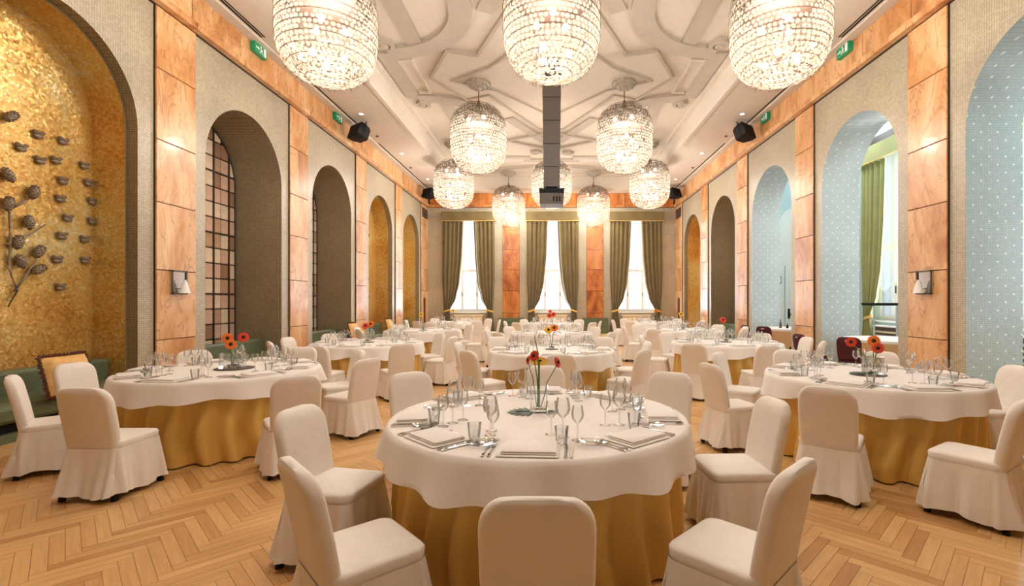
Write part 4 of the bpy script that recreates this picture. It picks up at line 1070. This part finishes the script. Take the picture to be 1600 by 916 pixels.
# ---- glass and tableware meshes
def wine(h, rb, rr_):
    p = [(0.0, 0.0), (0.034, 0.0), (0.032, 0.004), (0.006, 0.010), (0.004, 0.02), (0.004, h*0.48), (0.012, h*0.51), (rb*0.85, h*0.62), (rb, h*0.73), (rb*0.92, h*0.88), (rr_, h)]
    return MB().lathe(p, 20, cap0=False, cap1=False)
GM = {'large': wine(0.215, 0.043, 0.033).mesh('wine_glass', 'glass', True, 60), 'small': wine(0.185, 0.035, 0.028).mesh('wine_glass', 'glass', True, 60),
      'tumbler': MB().lathe([(0.0, 0.0), (0.026, 0.0), (0.030, 0.004), (0.039, 0.088), (0.0375, 0.088), (0.029, 0.012), (0.0, 0.012)], 20, cap0=False, cap1=False).mesh('tumbler', 'glass', True, 60),
      'plate': MB().lathe([(0.0, 0.004), (0.045, 0.004), (0.078, 0.014), (0.080, 0.016), (0.048, 0.008), (0.0, 0.007)], 24, cap0=False, cap1=False).mesh('side_plate', 'glass', True, 60)}
def napkin_mesh():
    mb = MB()
    def sl(hx, hy, z0, z1, ox=0, oy=0): 
        mb.loft([[(x+ox, y+oy, z0) for x, y in rrect(hx, hy, 0.006, 2)], [(x+ox, y+oy, (z0+z1)/2) for x, y in rrect(hx+0.003, hy+0.003, 0.008, 2)], [(x+ox, y+oy, z1) for x, y in rrect(hx-0.002, hy-0.002, 0.006, 2)]])
    sl(0.150, 0.105, 0.001, 0.008); sl(0.135, 0.092, 0.009, 0.017, 0.004, 0.004); sl(0.132, 0.09, 0.018, 0.026, 0.006, 0.005)
    return mb.mesh('napkin', 'linen', True, 40)
def fork_mesh():
    mb = MB(); mb.box(-0.005, 0.005, -0.10, 0.03, 0.002, 0.005); mb.box(-0.011, 0.011, 0.03, 0.05, 0.002, 0.006)
    for x in (-0.0105, -0.004, 0.0025, 0.009): mb.box(x, x+0.002, 0.05, 0.095, 0.003, 0.006)
    mb.box(-0.008, 0.008, -0.115, -0.07, 0.002, 0.005); return mb.mesh('fork', 'steel')
def knife_mesh():
    mb = MB(); mb.prism([(-0.007,-0.12),(0.007,-0.12),(0.006,-0.01),(0.009,0.0),(0.009,0.08),(0.0,0.11),(-0.006,0.1),(-0.006,-0.01)], 0.002, 0.006); return mb.mesh('knife', 'steel')
def spoon_mesh():
    mb = MB(); mb.box(-0.0035, 0.0035, -0.08, 0.03, 0.002, 0.005)
    mb.loft([[(0.016*s*cos(2*pi*i/12), 0.052+0.026*s*sin(2*pi*i/12), z) for i in range(12)] for s, z in ((0.4, 0.001), (1.0, 0.007), (0.9, 0.007), (0.3, 0.003))]); return mb.mesh('spoon', 'steel', True, 50)
NM, FM, KM, SM = napkin_mesh(), fork_mesh(), knife_mesh(), spoon_mesh()
def put(name, me, k, ang, rad, off, z, rz, label, cat, group):
    x, y, r, n = TABLES[k]; a = radians(ang); ux, uy = cos(a), sin(a); tx, ty = -uy, ux      # u outwards, t along the rim
    o = link(name, me, None, (x+ux*rad+tx*off, y+uy*rad+ty*off, TH+z), a+pi/2+rz)
    return tag(o, label, cat, group)
ANG = {'T1': (-92, -133, -47, -172, -4, 138, 44, 88), 'T2': (-90, -137, 187, -35, 11, 48, 92, 135), 'T3': (-135, -92, -47, 0, 172, 132, 90, 45)}
for k in TABLES:
    base = ANG.get(k) or [45*i-90 for i in range(8)]; ph = tphrase(k); rr = random.Random(k+'x')
    near = k in ('T1', 'T2', 'T3', 'T4'); mid = k in ('T5', 'T6')
    for a in base:
        j = rr.uniform(-.06, .06); at = ' at the seat '+seat_dir(a)+', '+ph
        put('napkin', NM, k, a, 0.80, 0.0, 0.002, j, 'folded white napkin'+at, 'napkin', 'napkins on the '+ph)
        put('wine_glass', GM['large'], k, a, 0.55, 0.17+j*0.2, 0.001, 0, 'large wine glass'+at, 'wine glass', 'large wine glasses on the '+ph)
        put('wine_glass', GM['small'], k, a, 0.60, 0.245, 0.001, 0, 'small rim-side wine glass'+at, 'wine glass', 'smaller wine glasses on the '+ph)
        if near or mid:
            put('wine_glass', GM['small'], k, a, 0.49, 0.10, 0.001, 0, 'small vase-side wine glass'+at, 'wine glass', 'smaller wine glasses on the '+ph)
        put('tumbler', GM['tumbler'], k, a, 0.66, 0.16, 0.001, 0, 'low water tumbler'+at, 'tumbler', 'water tumblers on the '+ph)
        if near or mid:
            put('fork', FM, k, a, 0.79, -0.185, 0.002, j, 'inner steel fork'+at, 'fork', 'forks on the '+ph)
            put('knife', KM, k, a, 0.79, 0.185, 0.002, j, 'inner steel knife'+at, 'knife', 'knives on the '+ph)
        if near:
            put('fork', FM, k, a, 0.785, -0.215, 0.002, j, 'outer steel fork'+at, 'fork', 'forks on the '+ph)
            put('knife', KM, k, a, 0.785, 0.212, 0.002, j, 'outer steel knife'+at, 'knife', 'knives on the '+ph)
            put('spoon', SM, k, a, 0.665, -0.01, 0.002, pi/2+j, 'steel dessert spoon'+at, 'spoon', 'spoons on the '+ph)
            put('side_plate', GM['plate'], k, a, 0.70, -0.255, 0.001, 0, 'clear side plate'+at, 'plate', 'side plates on the '+ph)

# ---- flowers, vases, leaves
def petals_mesh(col):
    mb = MB()
    for ring, (nn, ln, tl) in enumerate(((16, 0.052, 0.15), (12, 0.040, 0.45))):
        for i in range(nn):
            a = 2*pi*(i+0.5*ring)/nn; d = Vector((cos(a), sin(a), 0)); t = Vector((-sin(a), cos(a), 0)); up = Vector((0,0,1))
            pts = []
            for s, wd in ((0.25, 0.004), (0.65, 0.0085), (0.9, 0.007), (1.0, 0.002)):
                c = d*ln*s + up*(ln*s*tl - 0.012*s*s)
                pts.append((c-t*wd, c+t*wd))
            o = len(mb.v); 
            for p, q_ in pts: mb.v += [tuple(p), tuple(q_)]
            for m in range(3): mb.f.append((o+2*m, o+2*m+1, o+2*m+3, o+2*m+2))
    return mb.mesh('petals', col, True)
PET = {c: petals_mesh(c) for c in ('red', 'orange', 'yellow')}
COREM = MB().lathe([(0.0, 0.0), (0.017, 0.004), (0.016, 0.012), (0.0, 0.016)], 12).mesh('flower_core', 'core', True)
def flower(base, head, tilt, col, label, group, sc=1.0):
    """base = stem foot, head = flower position (world); tilt = direction the head faces"""
    t = thing('gerbera', label, 'flower', base, 0, group)
    b, h = Vector(base), Vector(head); v = h-b
    mid = v*0.5 + Vector((v.x*-0.12, v.y*-0.12, v.z*0.05))
    pts = [Vector((0,0,0)), v*0.25+Vector((0,0,0.01)), mid, v*0.8+Vector((0,0,0.01)), v]
    MB().tube(pts, 0.0045*sc, 6).build('stem', 'stemgreen', t, True)
    q_ = Vector(tilt).normalized().to_track_quat('Z', 'Y')
    for nm, me in (('petals', PET[col]), ('flower_core', COREM)):
        o = link(nm, me, t, v); o.rotation_mode = 'QUATERNION'; o.rotation_quaternion = q_; o.scale = (sc, sc, sc)
    return t
def square_vase(hx, hy, h, th=0.006):
    mb = MB(); mb.loft([[(x, y, z) for x, y in rrect(a, b, 0.008, 2)] for a, b, z in ((hx, hy, 0), (hx, hy, h), (hx-th, hy-th, h), (hx-th, hy-th, 0.015))], True, True); return mb
def leaf(loc, rz, label, group, sc=1.0):
    pts = []; n = 9
    out = [(0, 0)]
    for i in range(n):
        a = -1.15+2.3*i/(n-1)
        ln = 0.19*(1-0.25*abs(a))
        for da, f in ((-0.11, 0.55), (-0.06, 0.93), (0.0, 1.0), (0.06, 0.93), (0.11, 0.55)):
            out.append((ln*f*cos(a+da), ln*f*sin(a+da)))
        if i < n-1: am = a+1.15/(n-1); out.append((0.085*cos(am), 0.085*sin(am)))
    t = thing('palm_leaf', label, 'leaf', loc, rz, group)
    vs = [(x*sc, y*sc, 0.004) for x, y in out]
    fs = [(0, i, i+1) for i in range(1, len(vs)-1)]
    b = MB().add(vs, fs); k = len(vs)
    b.add([(x, y, z+0.003) for x, y, z in vs], fs); b.build('blade', 'leafgreen', t)
    MB().tube([(-0.10*sc, 0, 0.006), (0.12*sc, 0, 0.009)], 0.004, 5).build('midrib', 'leafgreen', t); return t
def tl(k, dx, dy, dz=0.0): x, y, r, n = TABLES[k]; return (x+dx, y+dy, TH+dz)
def vase(k, dx, dy, hx, hy, h, label, rz=0.0):
    me = square_vase(hx, hy, h).mesh('vase', 'glass', False); return tag(link('vase', me, None, tl(k, dx, dy, 0.012), rz), label, 'vase', 'clear glass vases')
def pebbles(k, dx, dy, r, label):
    mb = MB(); rr = random.Random(k)
    for i in range(26):
        a, q_ = rr.uniform(0, 6.28), r*sqrt(rr.random()); s = rr.uniform(0.010, 0.018)
        mb.lathe([(0.0, -s*0.6), (s, 0), (0.0, s*0.6)], 7, (dx+q_*cos(a), dy+q_*sin(a), 0.03+rr.uniform(0, 0.012)))
    me = mb.mesh('pebbles', 'black', True); o = link('pebbles', me, None, tl(k, 0, 0)); tag(o, label, 'pebbles'); o['kind'] = 'stuff'; return o
def coaster(k, dx, dy, r, label):
    t = MB().lathe([(0.0, 0.002), (r, 0.002), (r+0.006, 0.007), (r, 0.010), (0.0, 0.008)], 24, cap0=False, cap1=False).mesh('serving_mat', 'dark', True, 50)
    return tag(link('serving_mat', t, None, tl(k, dx, dy)), label, 'mat', 'dark mats under the vases')
# T1
P1 = tphrase('T1')
vase('T1', 0.0, 0.07, 0.06, 0.06, 0.155, 'tall clear glass vase with red and yellow gerberas on the '+P1)
F1 = 'gerberas on the '+P1
flower(tl('T1', 0.0, 0.07, 0.03), tl('T1', -0.035, 0.09, 0.375), (-0.5, -0.7, 0.3), 'red', 'red gerbera leaning to the bench side on the '+P1, F1, 0.78)
flower(tl('T1', 0.01, 0.06, 0.03), tl('T1', 0.125, 0.05, 0.335), (0.8, -0.4, 0.3), 'red', 'red gerbera leaning to the arch side on the '+P1, F1, 0.78)
flower(tl('T1', -0.01, 0.08, 0.03), tl('T1', 0.0, 0.16, 0.33), (0.0, 0.5, 0.8), 'yellow', 'yellow gerbera in the middle of the vase on the '+P1, F1, 1.3)
flower(tl('T1', -0.015, 0.07, 0.03), tl('T1', -0.075, 0.06, 0.35), (-0.8, -0.3, 0.2), 'red', 'lower red gerbera of the bunch on the '+P1, F1, 0.62)
tag(MB().tube([tl('T1', 0, 0.07, 0.03), tl('T1', 0.0, 0.075, 0.25), tl('T1', -0.01, 0.08, 0.40), tl('T1', -0.035, 0.09, 0.52)], [0.006, 0.006, 0.004, 0.002], 6).build('grass_blade', 'stemgreen', None, True), 'tall thin grass blade in the vase on the '+P1, 'grass')
leaf(tl('T1', -0.04, 0.05), pi+0.15, 'dark green fingered leaf beside the vase, bench side, on the '+P1, 'dark leaves on the tables', 0.95)
leaf(tl('T1', 0.03, 0.03), 0.25, 'dark green fingered leaf beside the vase, arch side, on the '+P1, 'dark leaves on the tables', 0.55)
# T2
P2 = tphrase('T2'); F2 = 'gerberas on the '+P2
coaster('T2', 0.10, 0.02, 0.19, 'round dark mat under the vase on the '+P2)
vase('T2', 0.08, 0.02, 0.115, 0.07, 0.16, 'wide low clear glass vase with orange gerberas on the '+P2, 0.3)
pebbles('T2', 0.08, 0.02, 0.055, 'dark pebbles inside the wide vase on the '+P2)
for dx, dy, dz, c, lb, s in ((0.0, 0.0, 0.27, 'orange', 'orange gerbera lowest of the bunch', 1.15), (-0.055, 0.03, 0.335, 'orange', 'orange gerbera on the bench side of the bunch', 1.15), (0.12, 0.03, 0.345, 'red', 'red-orange gerbera top of the bunch', 1.1)):
    flower(tl('T2', 0.07, 0.02, 0.03), tl('T2', dx+0.07, dy, dz), (0.5, -0.8, 0.25), c, lb+' on the '+P2, F2, s)
# T3
P3 = tphrase('T3'); F3 = 'gerberas on the '+P3
coaster('T3', 0.0, 0.0, 0.16, 'round dark mat under the vase on the '+P3)
vase('T3', 0.05, 0.0, 0.075, 0.07, 0.17, 'clear glass vase with red and orange gerberas on the '+P3, 0.4)
pebbles('T3', 0.05, 0.0, 0.045, 'dark pebbles inside the glass vase on the '+P3)
for dx, dy, dz, c, lb, s in ((0.10, 0.0, 0.27, 'red', 'red gerbera lowest of the bunch', 1.1), (0.085, 0.04, 0.34, 'orange', 'orange-yellow gerbera top of the bunch', 1.15), (-0.16, 0.02, 0.33, 'red', 'red gerbera leaning out sideways', 1.0)):
    flower(tl('T3', 0.05, 0.0, 0.03), tl('T3', dx, dy, dz), (-0.55, -0.8, 0.2), c, lb+' on the '+P3, F3, s)
leaf(tl('T3', -0.03, 0.0, 0.008), pi+0.2, 'dark green fingered leaf beside the vase on the '+P3, 'dark leaves on the tables', 0.8)
# the other tables: one slim vase each
cols = {'T4': ('yellow', 'orange'), 'T5': ('red', 'orange'), 'T6': ('red',), 'T7': ('yellow',), 'T8': ('red', 'red'), 'T9': ('yellow',), 'T10': ('yellow',), 'T11': ('red',), 'T12': ('orange',)}
for k, cs in cols.items():
    ph = tphrase(k); hz = 0.30 if k in ('T4', 'T5') else 0.40
    coaster(k, 0.0, 0.0, 0.10, 'round dark mat under the vase on the '+ph)
    vase(k, 0.0, 0.0, 0.045, 0.045, 0.15, 'small clear glass vase on the '+ph)
    pebbles(k, 0.0, 0.0, 0.03, 'dark pebbles inside the small vase on the '+ph)
    for i, c in enumerate(cs):
        flower(tl(k, 0, 0, 0.03), tl(k, -0.05+0.09*i, 0.02*i, hz+0.03*i), (0.1-0.3*i, -0.8, 0.45), c, '%s gerbera%s on the %s' % (c, ' lower in the vase' if (i == 0 and len(cs) == 2) else (' higher in the vase' if i else ''), ph), 'gerberas on the '+ph, 1.25)

# ================================================================ ANNEX FURNITURE
def annex_table(x, y, R, label):
    t = thing('annex_table', 'round table under a tan cloth '+label, 'table', (x, y, 0), 0, 'annex tables')
    MB().lathe([(R-0.03, TH-0.05), (R-0.03, TH-0.02)], 36).build('table_top', 'oak_joint', t)
    MB().lathe([(0.26, 0.0), (0.26, 0.03), (0.05, 0.08), (0.05, 0.7), (0.16, TH-0.05)], 14).build('pedestal', 'black', t, True, 40)
    n = 96; rings = [[(r*cos(2*pi*j/n), r*sin(2*pi*j/n), TH-0.012) for j in range(n)] for r in (0.02, R-0.01)]
    for k in range(7):
        tt = k/6; rings.append([((R+0.01+0.05*tt*sin(4*a))*cos(a), (R+0.01+0.05*tt*sin(4*a))*sin(a), TH-0.014-(0.34+0.16*sin(4*a))*tt) for a in [2*pi*j/n for j in range(n)]])
    c = MB().loft(rings, True, False).mesh('tan_tablecloth', 'tancloth', True, 60)
    tag(link('tan_tablecloth', c, None, (x, y, 0), 0.5), 'tan cloth with drooping corners '+label, 'tablecloth', 'tan annex cloths')
    n = 64; rings = [[(r*cos(2*pi*j/n), r*sin(2*pi*j/n), TH-0.004) for j in range(n)] for r in (0.02, R)] + [[((R+0.02)*cos(2*pi*j/n), (R+0.02)*sin(2*pi*j/n), TH-z) for j in range(n)] for z in (0.012, 0.06)]
    d = MB().loft(rings, True, False).mesh('white_table_topper', 'linen', True, 60)
    tag(link('white_table_topper', d, None, (x, y, 0)), 'short white topper on the tan-clothed table '+label, 'tablecloth', 'white annex toppers')
annex_table(6.72, 9.7, 0.80, 'in the second blue arch'); annex_table(6.62, 13.45, 0.78, 'in the third blue arch')
def burgundy_chair(x, y, fx, fy, label):
    d = Vector((fx, fy)).normalized(); t = thing('stacking_chair', label, 'chair', (x, y, 0), atan2(d.y, d.x)-pi/2, 'burgundy stacking chairs')
    rings = []
    for z, hw, th in ((0.47, 0.20, 0.025), (0.6, 0.205, 0.028), (0.76, 0.205, 0.028), (0.83, 0.195, 0.026), (0.87, 0.16, 0.02), (0.885, 0.11, 0.01)):
        rings.append([(a, -0.20-0.08*(z-0.47)/0.4+b, z) for a, b in rrect(hw, th, min(th*0.9, 0.02), 3)])
    b = MB().loft(rings).build('backrest', 'burgundy', t, True, 60)
    MB().box(-0.045, 0.045, -0.325, -0.305, 0.81, 0.835).build('grip', 'steel', b)
    MB().loft([[(a, b_, z) for a, b_ in rrect(0.21+g, 0.21+g, 0.05, 4)] for z, g in ((0.41, -0.01), (0.44, 0), (0.465, -0.01), (0.475, -0.05))]).build('seat', 'burgundy', t, True, 60)
    for sx, sy in ((0.19, 0.19), (-0.19, 0.19), (0.19, -0.2), (-0.19, -0.2)):
        MB().tube([(sx*1.05, sy*1.12, 0.0), (sx, sy, 0.41)], 0.012, 6).build('leg', 'black', t)
    return t
burgundy_chair(5.62, 9.05, .75, .65, 'burgundy stacking chair with hand grip at the second blue arch table')
burgundy_chair(5.2, 9.72, 1, .1, 'burgundy stacking chair behind the covered chairs near the second blue arch')
burgundy_chair(5.55, 13.3, 1, .1, 'burgundy stacking chair at the third blue arch table')
burgundy_chair(5.7, 12.75, .8, .6, 'burgundy stacking chair turned towards the third blue arch table')
st = thing('lectern_stand', 'tall slim stand with a flat black tray in the annex window', 'stand', (7.55, 11.0, 0))
MB().loft([[(x, y, 1.44) for x, y in rrect(0.40, 0.22, 0.02, 3)], [(x, y, 1.50) for x, y in rrect(0.42, 0.24, 0.02, 3)]]).build('tray', 'black', st)
for x in (-0.26, 0.26): MB().tube([(x, 0, 0.03), (x, 0, 1.44)], 0.022, 8).build('pole', 'steel', st)
MB().box(-0.34, 0.34, -0.22, 0.22, 0.0, 0.03).build('base', 'black', st)
def bottle(x, y, r, h, label, mat='black'):
    t = thing('bottle', label, 'bottle', (x, y, TH-0.002), 0, 'small bottles on the third blue arch table')
    MB().lathe([(r, 0.0), (r, h*0.55), (r*0.4, h*0.72), (r*0.38, h*0.9)], 14).build('body', mat, t, True, 50)
    MB().lathe([(r*0.45, h*0.9), (r*0.45, h)], 12).build('cap', 'black', t)
bottle(6.28, 13.35, 0.035, 0.24, 'small dark bottle on the third blue arch table', 'dark'); bottle(6.42, 13.25, 0.03, 0.13, 'short dark jar beside the bottle on the third blue arch table')
